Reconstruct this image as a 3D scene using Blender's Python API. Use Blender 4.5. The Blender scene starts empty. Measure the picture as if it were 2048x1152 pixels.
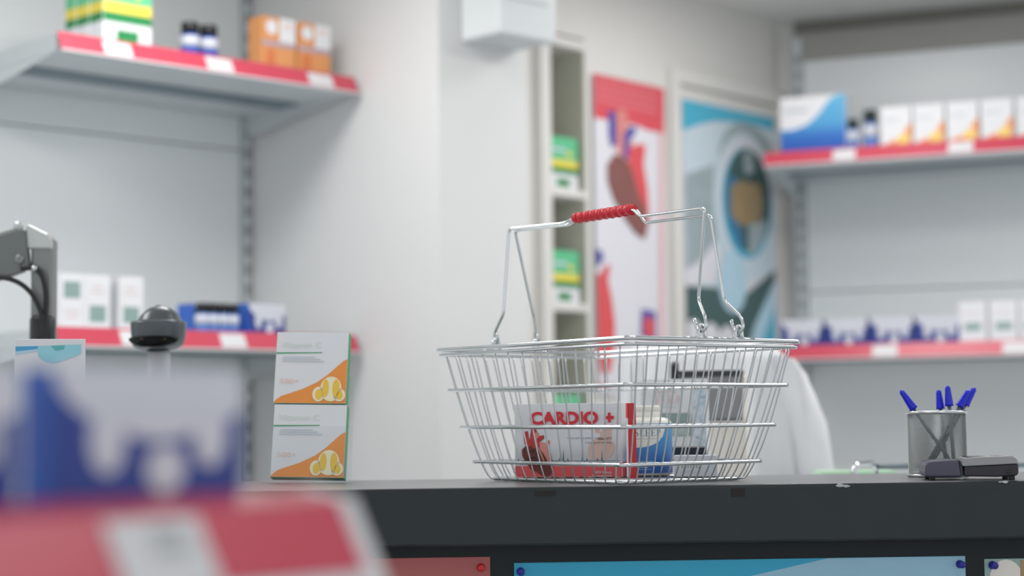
import bpy, bmesh, math, random
from mathutils import Vector, Matrix
random.seed(7)
SC = bpy.context.scene
COL = SC.collection
PI = math.pi

# ------------------------------------------------------------------ camera
FPX = 3540.0
PITCH = math.atan(259/FPX); ROLL = 0.011
CAM = Vector((0, 0, 1.095))
_F = Vector((0, math.cos(PITCH), math.sin(PITCH))); _R0 = Vector((1, 0, 0)); _U0 = Vector((0, -math.sin(PITCH), math.cos(PITCH)))
_R = _R0*math.cos(ROLL) - _U0*math.sin(ROLL); _U = _U0*math.cos(ROLL) + _R0*math.sin(ROLL)
cam_d = bpy.data.cameras.new('camera'); cam = bpy.data.objects.new('camera', cam_d); COL.objects.link(cam)
cam.matrix_world = Matrix(((_R.x, _U.x, -_F.x, CAM.x), (_R.y, _U.y, -_F.y, CAM.y), (_R.z, _U.z, -_F.z, CAM.z), (0, 0, 0, 1)))
cam_d.sensor_width = 36; cam_d.lens = 36*FPX/2048; cam_d.clip_start = 0.05
cam_d.dof.use_dof = True; cam_d.dof.focus_distance = 2.52; cam_d.dof.aperture_fstop = 2.2; cam_d.dof.aperture_blades = 0
SC.camera = cam
# ------------------------------------------------------------------ light
SC.view_settings.view_transform = 'Standard'; SC.view_settings.look = 'None'; SC.view_settings.gamma = 1
SC.view_settings.use_curve_mapping = False; SC.view_settings.exposure = 0.0
world = bpy.data.worlds.new('world'); SC.world = world; world.use_nodes = True
world.node_tree.nodes['Background'].inputs[0].default_value = (0.93, 0.97, 1.0, 1)
world.node_tree.nodes['Background'].inputs[1].default_value = 0.95
CEIL = 2.42
def unseen_ceiling_lamp(x, y, s, w, rz=0, col=(1, 0.985, 0.96)):
    l = bpy.data.lights.new('unseen_ceiling_lamp', 'AREA'); l.shape = 'SQUARE'; l.size = s; l.energy = w; l.color = col
    o = bpy.data.objects.new('unseen_ceiling_lamp', l); COL.objects.link(o); o.location = (x, y, CEIL-0.02); o.rotation_euler = (0, 0, rz)
for a in ((-0.62, 3.72, .42, 9.5), (-1.55, 2.9, .6, 12), (0.85, 4.75, .5, 7), (1.25, 3.8, .6, 11), (2.2, 3.4, .6, 11), (0.3, 2.6, .6, 4.5), (-0.9, 1.3, .6, 2.5), (1.0, 1.2, .6, 4), (-0.1, -0.3, .6, 2.5)):  # fixtureless lamps out of view; some near the back added to brighten the walls
    unseen_ceiling_lamp(*a)

# ------------------------------------------------------------------ pixel rays (reading positions off the photograph)
def ray(px, py):
    return _F*FPX + _R*(px-1024) + _U*(576-py)
def W(px, py, Y):
    d = ray(px, py); return CAM + d*(Y/d.y)
def Wz(px, py, z):
    d = ray(px, py); return CAM + d*((z-CAM.z)/d.z)
def onp(px, py, P0, dr):
    """distance along horizontal direction dr from P0, and height, where the ray meets that upright plane"""
    d = ray(px, py); n = Vector((-dr.y, dr.x, 0))
    t = (P0-CAM).dot(n)/d.dot(n); p = CAM + d*t
    return (p-P0).dot(dr), p.z
def flat(v): return Vector((v.x, v.y, 0))

# ------------------------------------------------------------------ materials
def lin(c):
    return c/12.92 if c <= .04045 else ((c+.055)/1.055)**2.4
def rgb(h):
    if isinstance(h, str):
        h = h.lstrip('#'); h = tuple(int(h[i:i+2], 16)/255 for i in (0, 2, 4))
    return tuple(lin(c) for c in h) + (1,)
MATS = {}
def mat(name, hexc, rough=.5, metal=0, var=.04, scale=30, bump=0, spec=.5, **kw):
    if name in MATS: return MATS[name]
    m = bpy.data.materials.new(name); m.use_nodes = True; nt = m.node_tree; b = nt.nodes['Principled BSDF']
    c = rgb(hexc)
    tc = nt.nodes.new('ShaderNodeTexCoord'); nz = nt.nodes.new('ShaderNodeTexNoise'); nz.inputs['Scale'].default_value = scale; nz.inputs['Detail'].default_value = 3
    nt.links.new(tc.outputs['Object'], nz.inputs['Vector'])
    mx = nt.nodes.new('ShaderNodeMix'); mx.data_type = 'RGBA'
    mx.inputs[6].default_value = tuple(x*(1-var) for x in c[:3])+(1,); mx.inputs[7].default_value = tuple(min(1, x*(1+var)) for x in c[:3])+(1,)
    nt.links.new(nz.outputs[0], mx.inputs[0]); nt.links.new(mx.outputs[2], b.inputs['Base Color'])
    b.inputs['Roughness'].default_value = rough; b.inputs['Metallic'].default_value = metal; b.inputs['Specular IOR Level'].default_value = spec
    for k, v in kw.items(): b.inputs[k.replace('_', ' ')].default_value = v
    if bump:
        bp = nt.nodes.new('ShaderNodeBump'); bp.inputs['Strength'].default_value = bump; bp.inputs['Distance'].default_value = .002
        nt.links.new(nz.outputs[0], bp.inputs['Height']); nt.links.new(bp.outputs[0], b.inputs['Normal'])
    MATS[name] = m; return m
def ramp_mat(name, axis, stops, rough=.4):
    """printed colour gradient along an object axis (ink on card)"""
    if name in MATS: return MATS[name]
    m = bpy.data.materials.new(name); m.use_nodes = True; nt = m.node_tree; b = nt.nodes['Principled BSDF']
    tc = nt.nodes.new('ShaderNodeTexCoord'); sp = nt.nodes.new('ShaderNodeSeparateXYZ'); nt.links.new(tc.outputs['Object'], sp.inputs[0])
    lo, hi = stops[0][0], stops[-1][0]
    mr = nt.nodes.new('ShaderNodeMapRange'); mr.inputs[1].default_value = lo; mr.inputs[2].default_value = hi; nt.links.new(sp.outputs[axis], mr.inputs[0])
    cr = nt.nodes.new('ShaderNodeValToRGB'); e = cr.color_ramp.elements
    while len(e) < len(stops): e.new(.5)
    for i, (p, c) in enumerate(stops): e[i].position = (p-lo)/(hi-lo); e[i].color = rgb(c)
    nt.links.new(mr.outputs[0], cr.inputs[0]); nt.links.new(cr.outputs[0], b.inputs['Base Color']); b.inputs['Roughness'].default_value = rough
    MATS[name] = m; return m
M_WALL = mat('wall_paint', '#e2e2e2', .6, var=.015, scale=6)
M_WARM = mat('wall_paint_warm', '#e4e2de', .6, var=.015, scale=6)
M_CEIL = mat('ceiling_paint', '#e4e4e2', .7, var=.02)
M_FLOOR = mat('floor_tile', '#d6d7d8', .35, var=.03, scale=3)
M_PANEL = mat('white_enamel', '#e6eaec', .28, var=.01, scale=4)
M_WALLSHADE = mat('unlit_wall_grey', '#a3a29d', .7, var=.03, scale=5)  # upper wall with its shade put into the grey
M_STEELG = mat('grey_enamel_steel', '#cdd3d6', .4, var=.02)
M_DARKST = mat('blue_grey_steel', '#6f8089', .45)
M_RED = mat('red_rail_plastic', '#cc4a5e', .28, var=.03, scale=8)
M_REDF = mat('red_carton', '#cf2430', .4)
M_TAG = mat('tag_paper', '#dcdcdf', .45, var=.02)
M_INK = mat('grey_ink', '#8c9196', .6)
M_CHROME = mat('chromed_wire', '#d3d6d8', .17, 1, var=.05, scale=60)
M_ZINC = mat('zinc_wire', '#c4c8ca', .24, 1, var=.06, scale=60)
M_GRIP = mat('red_vinyl_grip', '#d1142c', .38, var=.06, scale=120, bump=.15)
M_COUNTER = mat('charcoal_paint', '#313739', .34, var=.10, scale=18, bump=.02, spec=.22)
M_COUNTER2 = mat('charcoal_panel', '#24292b', .5, var=.14, scale=14, bump=.1, spec=.2)
M_TAPE = mat('brown_black_tape', '#1f1817', .7)
M_CHIP = mat('bare_chip', '#b9bcbd', .7)
M_WHITE = mat('white_card', '#e9eaee', .42, var=.012, scale=15)
M_COOL = mat('cool_white_card', '#d3d6e0', .45, var=.02)
M_ORANGE = mat('orange_ink', '#f59a46', .42)
M_ORANGE2 = mat('soft_orange_ink', '#e29a5f', .42)
M_ORANGE3 = mat('burnt_orange_ink', '#d97b44', .42)
M_PINKO = mat('salmon_ink', '#f2cfc2', .5)
M_GREEN = mat('green_ink', '#2b9c62', .42)
M_GREENL = mat('light_green_ink', '#66c894', .42)
M_GREEND = mat('deep_green_ink', '#1f8a4c', .42)
M_YELLOW = mat('yellow_ink', '#f0dc55', .42)
M_LEMON = mat('lemon_ink', '#f6cc4a', .42)
M_CREAM = mat('cream_ink', '#fbf1cf', .42)
M_BLUE = mat('blue_ink', '#2450b4', .4)
M_NAVY = mat('navy_ink', '#223a8f', .4)
M_SKY = mat('sky_ink', '#4fa9dc', .4)
M_CYAN = mat('cyan_ink', '#4fb9d8', .4)
M_PALE = mat('pale_blue_ink', '#b9d9ea', .42)
M_PALE2 = mat('misty_blue_ink', '#cfdfe8', .42)
M_TEAL = mat('dark_teal_ink', '#44605f', .45)
M_TEALT = mat('teal_text_ink', '#2f8794', .5)
M_SAGE = mat('sage_ink', '#8fa9a6', .5)
M_GREYT = mat('grey_text_ink', '#c8cfd6', .5)
M_BLACKP = mat('black_plastic', '#17191a', .3)
M_GREYP = mat('grey_plastic', '#8d8f92', .35)
M_DKGREY = mat('dark_grey_plastic', '#4b4f52', .32)
M_GUN = mat('gunmetal_plastic', '#565b60', .28, .3)
M_BEIGE = mat('beige_plastic', '#e4ded6', .4)
M_ALU = mat('cast_aluminium', '#8b8e8d', .4, .5)
M_RUBBER = mat('cable_rubber', '#171a1b', .45)
M_PEN = mat('pen_blue', '#0a1fd0', .25)
M_PENB = mat('pen_clear_barrel', '#7d8a8c', .3)
M_COAT = mat('white_cotton', '#d9dade', .9, var=.02, scale=200, bump=.05)
M_CUPST = mat('cup_mesh_steel', '#a9adad', .35, .8)
M_REDINK = mat('cardio_red_ink', '#dc2538', .4)
M_CORAL = mat('coral_ink', '#e2585c', .42)
M_HDARK = mat('heart_brown', '#6d2c28', .45, var=.35, scale=120)
M_HRED = mat('heart_red', '#bf3634', .45, var=.2, scale=120)
M_HPINK = mat('heart_pink', '#dd8d84', .45, var=.2, scale=120)
M_GHOST = mat('ghost_beige', '#dcbdb1', .45, var=.06, scale=90)
M_BROWN = mat('poster_brown', '#8a5a55', .5, var=.12, scale=25)
M_POSTRED = mat('poster_red', '#de5660', .5)
M_POSTPINK = mat('poster_pink', '#e3b9bd', .5)
M_VIOLET = mat('poster_violet', '#5a56a8', .5)
M_POSTW = mat('poster_white', '#e4e3ea', .5, var=.01)
M_TAN = mat('poster_tan', '#a18a66', .5, var=.15, scale=20)
M_SLATE = mat('poster_slate', '#a3b2b7', .5, var=.2, scale=14)
M_SEABLUE = mat('poster_sea', '#3f7ea6', .5, var=.2, scale=14)
M_NICHE = mat('niche_back_paint', '#d0d2c2', .7)
M_DULLRED = mat('counter_poster_red', '#ab5b5a', .5)
M_PCYAN = mat('counter_poster_cyan', '#2a9fc4', .45)
M_PPALE = mat('counter_poster_pale', '#92bcd2', .45)
M_LABELW = mat('bottle_white', '#eceae4', .35)
M_PGREEN = mat('pale_green_card', '#b9dcc0', .5)
def glass_mat(name):
    m = bpy.data.materials.new(name); m.use_nodes = True; nt = m.node_tree; nt.nodes.remove(nt.nodes['Principled BSDF'])
    t = nt.nodes.new('ShaderNodeBsdfTransparent'); t.inputs[0].default_value = (.99, .995, 1, 1)
    g = nt.nodes.new('ShaderNodeBsdfGlossy'); g.inputs['Roughness'].default_value = .05
    mx = nt.nodes.new("ShaderNodeMixShader"); mx.inputs[0].default_value = .03; nt.links.new(t.outputs[0], mx.inputs[1]); nt.links.new(g.outputs[0], mx.inputs[2])
    nt.links.new(mx.outputs[0], nt.nodes['Material Output'].inputs[0])
    return m
M_ACRYL = glass_mat('clear_acrylic')

# ------------------------------------------------------------------ mesh building
class MB:
    def __init__(s): s.v = []; s.f = []; s.m = []; s.sm = []
    def add(s, vs, fs, mi=0, smooth=False):
        o = len(s.v); s.v += [tuple(p) for p in vs]
        for f in fs: s.f.append(tuple(i+o for i in f)); s.m.append(mi); s.sm.append(smooth)
        return s
    def box(s, x0, x1, y0, y1, z0, z1, mi=0):
        vs = [(x, y, z) for z in (z0, z1) for y in (y0, y1) for x in (x0, x1)]
        return s.add(vs, [(0, 2, 3, 1), (4, 5, 7, 6), (0, 1, 5, 4), (2, 6, 7, 3), (0, 4, 6, 2), (1, 3, 7, 5)], mi)
    def prism(s, poly, ax, a0, a1, mi=0):
        """poly of 2D points swept along axis ax ('x': poly=(y,z); 'y': poly=(x,z); 'z': poly=(x,y))"""
        n = len(poly)
        def pt(p, a): return {'x': (a, p[0], p[1]), 'y': (p[0], a, p[1]), 'z': (p[0], p[1], a)}[ax]
        vs = [pt(p, a0) for p in poly] + [pt(p, a1) for p in poly]
        fs = [tuple(range(n)), tuple(range(2*n-1, n-1, -1))] + [(i, i+n, (i+1) % n+n, (i+1) % n) for i in range(n)]
        return s.add(vs, fs, mi)
    def tube(s, path, r, seg=8, mi=0, closed=False, rfun=None):
        P = [Vector(p) for p in path]; n = len(P); T = []
        for i in range(n):
            if closed: t = P[(i+1) % n]-P[i-1]
            else: t = P[min(i+1, n-1)]-P[max(i-1, 0)]
            T.append(t.normalized() if t.length > 1e-9 else Vector((0, 0, 1)))
        a = Vector((0, 0, 1)) if abs(T[0].z) < .9 else Vector((1, 0, 0))
        N = (a - T[0]*a.dot(T[0])).normalized(); vs = []
        for i in range(n):
            N = (N - T[i]*N.dot(T[i])).normalized(); B = T[i].cross(N)
            rr = rfun(i/(n-1)) if rfun else r
            for k in range(seg):
                q = 2*PI*k/seg; vs.append(P[i]+(N*math.cos(q)+B*math.sin(q))*rr)
        fs = []
        for i in range(n if closed else n-1):
            j = (i+1) % n
            for k in range(seg):
                l = (k+1) % seg; fs.append((i*seg+k, i*seg+l, j*seg+l, j*seg+k))
        s.add(vs, fs, mi, True)
        if not closed:
            o = len(s.v)-n*seg
            s.f += [tuple(o+k for k in range(seg-1, -1, -1)), tuple(o+(n-1)*seg+k for k in range(seg))]; s.m += [mi]*2; s.sm += [False]*2
        return s
    def lathe(s, prof, seg=28, mi=0, cx=0, cy=0, sx=1, sy=1, smooth=True):
        vs = []; fs = []; n = len(prof)
        for r, z in prof:
            for k in range(seg):
                q = 2*PI*k/seg; vs.append((cx+r*sx*math.cos(q), cy+r*sy*math.sin(q), z))
        for i in range(n-1):
            for k in range(seg):
                l = (k+1) % seg; fs.append((i*seg+k, i*seg+l, (i+1)*seg+l, (i+1)*seg+k))
        s.add(vs, fs, mi, smooth)
        o = len(s.v)-n*seg
        for i, rev in ((0, 1), (n-1, 0)):
            if prof[i][0] > 1e-6:
                idx = [o+i*seg+k for k in range(seg)]
                s.f.append(tuple(idx[::-1] if rev else idx)); s.m.append(mi); s.sm.append(False)
        return s
    def build(s, name, mats, parent=None, bevel=0, segs=2):
        me = bpy.data.meshes.new(name); me.from_pydata(s.v, [], s.f)
        for m in (mats if isinstance(mats, (list, tuple)) else [mats]): me.materials.append(m)
        me.polygons.foreach_set('material_index', s.m); me.polygons.foreach_set('use_smooth', s.sm); me.update()
        o = bpy.data.objects.new(name, me); COL.objects.link(o)
        if parent: o.parent = parent
        if bevel:
            b = o.modifiers.new('bevel', 'BEVEL'); b.width = bevel; b.segments = segs; b.limit_method = 'ANGLE'
        return o
def fillet(pts, r, n=5):
    P = [Vector(p) for p in pts]; out = [P[0]]
    for i in range(1, len(P)-1):
        a = P[i-1]-P[i]; b = P[i+1]-P[i]; d = min(r, a.length*.48, b.length*.48)
        A = P[i]+a.normalized()*d; B = P[i]+b.normalized()*d
        for k in range(n+1):
            t = k/n; out.append(A*(1-t)**2 + P[i]*2*t*(1-t) + B*t*t)
    out.append(P[-1]); return out
def tag(o, label=None, cat=None, group=None, kind=None):
    if label: o['label'] = label
    if cat: o['category'] = cat
    if group: o['group'] = group
    if kind: o['kind'] = kind
    return o
def thing(name, label, cat, loc=(0, 0, 0), rz=0, group=None):
    o = bpy.data.objects.new(name, None); COL.objects.link(o); o.empty_display_size = .05
    o.location = loc; o.rotation_euler = (0, 0, rz); return tag(o, label, cat, group)
def struct(name, mb, m, parent=None):
    o = mb.build(name, m, parent)
    if not parent: o['kind'] = 'structure'
    return o
def dup(root, loc, rz, label, group=None):
    def cp(o, par):
        c = o.copy(); COL.objects.link(c); c.parent = par
        for ch in list(o.children): cp(ch, c)
        return c
    r = cp(root, None); r.location = loc; r.rotation_euler = (0, 0, rz); r['label'] = label
    if group: r['group'] = group
    return r
def ell(cx, cy, rx, ry, n=20, a0=0, a1=2*PI):
    return [(cx+rx*math.cos(a0+(a1-a0)*k/n), cy+ry*math.sin(a0+(a1-a0)*k/n)) for k in range(n)]
def decal(name, layers, parent, y=0.0, step=.00025):
    """flat print on a front face at local y (facing -y): layers = [(material, [polygons of (x,z)]), ...] back to front"""
    mb = MB(); mats = []
    for i, (m, polys) in enumerate(layers):
        if m not in mats: mats.append(m)
        yy = y - step*(i+1)
        for p in polys:
            a = sum(p[k][0]*p[(k+1) % len(p)][1]-p[(k+1) % len(p)][0]*p[k][1] for k in range(len(p)))
            if a < 0: p = p[::-1]
            mb.add([(q[0], yy, q[1]) for q in p], [tuple(range(len(p)))], mats.index(m))
    return mb.build(name, mats, parent)
def rect(x0, x1, z0, z1): return [(x0, z0), (x1, z0), (x1, z1), (x0, z1)]
def letters(name, s, x0, x1, z0, z1, m, parent, y, bold=0.0, shear=0):
    """lettering fitted into a rectangle on a face at local y (facing -y)"""
    cu = bpy.data.curves.new(name, 'FONT'); cu.body = s; cu.offset = bold; cu.resolution_u = 3; cu.shear = shear
    t = bpy.data.objects.new(name, cu); COL.objects.link(t)
    dg = bpy.context.evaluated_depsgraph_get(); me = bpy.data.meshes.new_from_object(t.evaluated_get(dg))
    bpy.data.objects.remove(t); bpy.data.curves.remove(cu)
    xs = [v.co.x for v in me.vertices]; ys = [v.co.y for v in me.vertices]
    ax, bx, ay, by = min(xs), max(xs), min(ys), max(ys)
    for v in me.vertices:
        v.co = (x0+(v.co.x-ax)/(bx-ax)*(x1-x0), y, z0+(v.co.y-ay)/(by-ay)*(z1-z0))
    me.materials.clear(); me.materials.append(m); me.update()
    o = bpy.data.objects.new(name, me); COL.objects.link(o); o.parent = parent; return o
# roman letters drawn as polygons in a unit-high cell
def _S():
    pts = [(.52, .80), (.50, .93), (.36, .985), (.2, .95), (.12, .82), (.16, .68), (.32, .56), (.48, .44), (.56, .3), (.5, .13), (.34, .03), (.18, .05), (.1, .16), (.08, .25)]
    wd = [.03, .05, .03, .06, .1, .12, .14, .14, .12, .1, .06, .03, .05, .03]
    L, Rr = [], []
    for i, p in enumerate(pts):
        a = pts[max(i-1, 0)]; b = pts[min(i+1, len(pts)-1)]; d = Vector((b[0]-a[0], b[1]-a[1])).normalized()
        L.append((p[0]-d.y*wd[i]/2, p[1]+d.x*wd[i]/2)); Rr.append((p[0]+d.y*wd[i]/2, p[1]-d.x*wd[i]/2))
    return [[L[i], L[i+1], Rr[i+1], Rr[i]] for i in range(len(pts)-1)]
def _ring(cx, cy, rx, ry, tx, ty, a0=0, a1=2*PI, n=18):
    o = [(cx+rx*math.cos(a0+(a1-a0)*k/n), cy+ry*math.sin(a0+(a1-a0)*k/n)) for k in range(n+1)]
    i_ = [(cx+(rx-tx)*math.cos(a0+(a1-a0)*k/n), cy+(ry-ty)*math.sin(a0+(a1-a0)*k/n)) for k in range(n+1)]
    return [[o[k], o[k+1], i_[k+1], i_[k]] for k in range(n)]
_stem = [rect(.09, .22, 0, 1), rect(0, .31, 0, .045), rect(0, .31, .955, 1)]
_P = _stem + [rect(.2, .36, .955, 1), rect(.2, .36, .45, .495)] + _ring(.36, .725, .24, .275, .12, .045, -PI/2, PI/2)
ROMAN = {
 'S': (.66, _S()), 'L': (.62, _stem + [rect(.2, .58, 0, .045), rect(.535, .58, 0, .24)]),
 'E': (.66, _stem + [rect(.2, .58, 0, .045), rect(.54, .58, 0, .22), rect(.2, .56, .955, 1), rect(.52, .56, .8, 1), rect(.2, .44, .48, .525), rect(.4, .44, .4, .6)]),
 'P': (.66, _P), 'R': (.74, _P + [[(.34, .46), (.48, .46), (.72, 0), (.56, 0)], rect(.52, .76, 0, .04)]),
 'A': (.8, [[(.36, 1), (.42, 1), (.13, 0), (.08, 0)], [(.36, 1), (.46, 1), (.74, 0), (.58, 0)], rect(.2, .58, .32, .37), rect(0, .24, 0, .04), rect(.5, .82, 0, .04)]),
 'V': (.8, [[(.08, 1), (.24, 1), (.46, 0), (.38, 0)], [(.66, 1), (.71, 1), (.44, 0), (.38, 0)], rect(0, .32, .96, 1), rect(.56, .82, .96, 1)]),
 'O': (.86, _ring(.42, .5, .42, .51, .13, .045)), ' ': (.4, [])}
def roman(s, x0, x1, z0, z1):
    tot = sum(ROMAN[c][0]+.1 for c in s)-.1; k = (x1-x0)/tot; cx = 0; out = []
    for c in s:
        w, polys = ROMAN[c]
        for p in polys: out.append([(x0+(cx+q[0])*k, z0+q[1]*(z1-z0)) for q in p])
        cx += w+.1
    return out
def mirror_in(poly, f): return [f(*p) for p in poly]

# =================================================================== THE ROOM
# frames read from the photograph
LA = W(115, 62, 4.0); LB = Wz(708, 155, LA.z); LU = flat(LB-LA).normalized(); LV = Vector((-LU.y, LU.x, 0)); L_LEN = flat(LB-LA).length
RA = W(1530, 306, 5.5); RB = Wz(2048, 271, RA.z); RU = flat(RB-RA).normalized(); RV = Vector((-RU.y, RU.x, 0))
QA = W(1180, 147, 5.2); QB = Wz(1322, 178, QA.z); QU = flat(QB-QA).normalized(); QV = Vector((-QU.y, QU.x, 0))
GA = W(674, 1000, 1.05); GB = Wz(0, 1041, GA.z); GU = flat(GA-GB).normalized(); GV = Vector((-GU.y, GU.x, 0))
L_DEP = .49
def ang(u): return math.atan2(u.y, u.x)

struct('floor', MB().box(-5, 5, -3, 9, -.02, 0), M_FLOOR)
struct('ceiling', MB().box(-5, 5, -3, 9, CEIL, CEIL+.02), M_CEIL)
# pillar between the left shelving and the back wall
KB = flat(LB + LV*(L_DEP+.02) + LU*.018); a_, _ = onp(880, 500, KB, -LV); KC = KB - LV*a_
a_, _ = onp(1056, 500, KC, LU); KE = KC + LU*a_
pil = [KB, KC, KE, KE+LV*.75, KB+LV*.3]
struct('wall_center', MB().prism([(p.x, p.y) for p in pil], 'z', 0, CEIL), M_WALL)
# wall behind the left shelving
wl = KB - LU*2.6
struct('wall_left', MB().prism([(p.x, p.y) for p in (KB+LV*.06, wl+LV*.06, wl+LV*.16, KB+LV*.16)], 'z', 0, CEIL), M_WALL)
# back wall with the posters (local frame: x along QU, y into the wall)
Q0 = flat(QA)
def qx(px, py): return onp(px, py, Q0, QU)
t_cab0 = qx(1080, 400)[0]; t_cab1 = qx(1172, 400)[0]
tr = qx(1640, 400)[0]
wb = thing('wall_back', None, None, Q0, ang(QU)); wb['kind'] = 'structure'
struct('wall_panel', MB().box(t_cab1, tr, 0, .1, 0, CEIL), M_WARM, wb)
struct('wall_panel', MB().box(t_cab0-.5, t_cab1, 0, .1, 2.21, CEIL), M_WARM, wb)
struct('wall_panel', MB().box(t_cab0-.6, t_cab0, 0.02, .1, 0, 2.21), M_WARM, wb)
struct('wall_panel', MB().box(t_cab0-.1, t_cab1+.05, .36, .4, 0, 2.3), M_WARM, wb)
# door with raised frame, in the back wall
dx0, dz1 = qx(1330, 135); dx1 = qx(1562, 300)[0]
dr = thing('door_1', None, None, Q0, ang(QU)); dr['kind'] = 'structure'
fw = .045
struct('door_jamb', MB().box(dx0, dx0+fw, -.025, 0, 0, dz1), M_WARM, dr)
struct('door_jamb', MB().box(dx1-fw, dx1, -.025, 0, 0, dz1), M_WARM, dr)
struct('door_lintel', MB().box(dx0+fw, dx1-fw, -.025, 0, dz1-fw, dz1), M_WARM, dr)
struct('door_leaf', MB().box(dx0+fw+.006, dx1-fw-.006, -.010, 0, .01, dz1-fw-.008), M_WARM, dr)

# right-hand wall behind the right shelving
R_DEP = .43; R0 = flat(RA) + RV*R_DEP
wr = thing('wall_right', None, None, R0, ang(RU)); wr['kind'] = 'structure'
hz0 = onp(1830, 102, R0, RU)[1]
struct('wall_panel', MB().box(-.1, 3.2, .05, .15, 0, CEIL), M_WALL, wr)
struct('unlit_wall_band', MB().box(.0, 3.2, -.0, .05, hz0, CEIL-.045), M_WALLSHADE, wr)  # stands for the unlit wall above the unit, shade painted in
struct('painted_shadow_strip', MB().box(.0, 3.2, .02, .05, CEIL-.045, CEIL), mat('shadow_line_tone', '#807f78', .7), wr)  # dark strip painting the shadow line below the ceiling

# =================================================================== COUNTER
CZ = 1.0
CA = Wz(700, 979, CZ); CB = Wz(2048, 961, CZ); CU = flat(CB-CA).normalized(); CV = Vector((-CU.y, CU.x, 0))
C_DEP = .36; FH = .079
counter = thing('counter', 'long charcoal-painted pharmacy counter holding the wire basket', 'counter', (CA.x, CA.y, 0), ang(CU))
mb = MB(); n = 90; xs = [-1.1+3.3*i/n for i in range(n+1)]; vs = []
rr = random.Random(3)
wob = [rr.uniform(-1, 1) for _ in range(n+6)]; wob = [sum(wob[i:i+5])/5 for i in range(n+1)]; wob2 = [rr.uniform(-1, 1) for _ in range(n+6)]; wob2 = [sum(wob2[i:i+5])/5 for i in range(n+1)]
for i, x in enumerate(xs):
    w1 = wob[i]*.0012; w2 = wob2[i]*.003
    vs += [(x, C_DEP, CZ), (x, .005, CZ), (x, .0015+w1*.3, CZ-.001+w1*.3), (x, 0+w1*.5, CZ-.005), (x, .001, CZ-FH+.003+w2), (x, .004, CZ-FH+w2), (x, .03, CZ-FH), (x, C_DEP, CZ-FH)]
fs = []
for i in range(n):
    for k in range(8):
        l = (k+1) % 8; fs.append((i*8+k, i*8+l, i*8+8+l, i*8+8+k))
fs += [tuple(range(7, -1, -1)), tuple(n*8+k for k in range(8))]
mb.add(vs, fs); mb.m = [1 if (i < n*8 and i % 8 == 0) else 0 for i in range(len(mb.f))]
mb.build('worktop', [M_COUNTER, mat('paler_grey_top', '#74787a', .30, var=.08, scale=25)], counter)  # top faces get a paler grey than the charcoal front
MB().box(-1.08, 2.18, .028, .05, .02, CZ-FH-.0005).build('front_panel', M_COUNTER2, counter)
MB().box(-1.08, 2.18, .05, C_DEP-.02, .02, CZ-FH-.0005).build('body', M_COUNTER2, counter)
for x0, x1, yy in ((1070, 1111, 991), (1463, 1490, 993)):
    a, z1 = onp(x0, 979.5, flat(CA), CU); b, z0 = onp(x1, yy, flat(CA), CU)
    tag(MB().box(a, b, -.0014, .0002, z0, CZ-.0055).build('tape_patch', M_TAPE, counter), 'dark tape patch')
for px, py, s in ((1680, 970.5, .004), (1692, 972, .003), (2010, 964, .003), (2000, 964, .0015)):
    a, z = onp(px, py, flat(CA), CU)
    mb = MB(); mb.prism([(a+s*1.5*math.cos(q)*(1+.4*math.sin(3*q+px)), z+s*.6*math.sin(q)) for q in [2*PI*k/9 for k in range(9)]], 'y', -.0016, .002)
    tag(mb.build('paint_chip', M_CHIP, counter), 'chipped paint')
# inner worktop on the staff side, lower than the counter
MZ = .92
desk = thing('staff_desk', 'white staff-side desk behind the charcoal counter', 'desk', (CA.x, CA.y, 0), ang(CU))
MB().box(-1.1, 2.2, C_DEP+.02, 1.12, MZ-.03, MZ).build('desk_top', M_PANEL, desk, .002)
MB().box(-1.08, 2.18, 1.07, 1.09, .0, MZ-.03).build('back_panel', M_PANEL, desk)
for x in (-1.08, 2.16): MB().box(x, x+.02, C_DEP+.03, 1.07, 0, MZ-.03).build('side_panel', M_PANEL, desk)

# posters pinned on the counter front
PP0 = flat(CA)+CV*.028
def cx_(px, py): return onp(px, py, PP0, CU)
def counter_poster(name, label, px0, px1, py, layers_f, pins, pinm):
    x0, z1 = cx_(px0, py); x1, _ = cx_(px1, py); z0 = z1-.42
    t = thing(name, label, 'poster', (PP0.x, PP0.y, 0), ang(CU), 'posters pinned along the counter front')
    sheet, layers = layers_f(x0, x1, z0, z1)
    MB().box(x0, x1, -.0012, -.0002, z0, z1).build('sheet', sheet, t)
    if layers: decal('print', layers, t, -.0012, .0001)
    for (px, py2) in pins:
        a, z = cx_(px, py2)
        p = MB(); prof = [(.0001, -.0145), (.0045, -.0145), (.005, -.0135), (.0032, -.011), (.003, -.006), (.0055, -.003), (.0058, -.0013)]
        p.lathe(prof, 16); p.v = [(a+v[0], v[2], z+v[1]) for v in p.v]
        tag(p.build('push_pin', pinm, t), 'push pin')
    return t
def f_red(x0, x1, z0, z1): return M_DULLRED, [(M_CORAL, [rect(x0+.01, x1-.01, z0+.01, z0+.14)])]
pr = counter_poster('heart_poster', 'dull red poster with white lettering pinned on the counter front', 250, 980, 1125, f_red, [(962, 1135)], mat('red_pin', '#c3161c', .3))
a, z = cx_(427, 1147); b, _ = cx_(660, 1147)
letters('lettering', 'The heart', a, b, z-.022, z, M_TAG, pr, -.0014, .01)
def f_blue(x0, x1, z0, z1):
    a, zz = cx_(1655, 1124); b, z2 = cx_(1500, 1152)
    return M_PCYAN, [(M_PPALE, [[(a, z1-.0003), (x1, z1-.0003), (x1, z0), (a-.5, z0), (b-.12, z2-.025), (b, z2)]])]
counter_poster('blue_poster', 'wide cyan and pale blue poster with two blue pins on the counter front', 1028, 1930, 1126, f_blue, [(1041, 1143), (1919, 1128)], mat('blue_pin', '#1c1f8f', .3))
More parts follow.
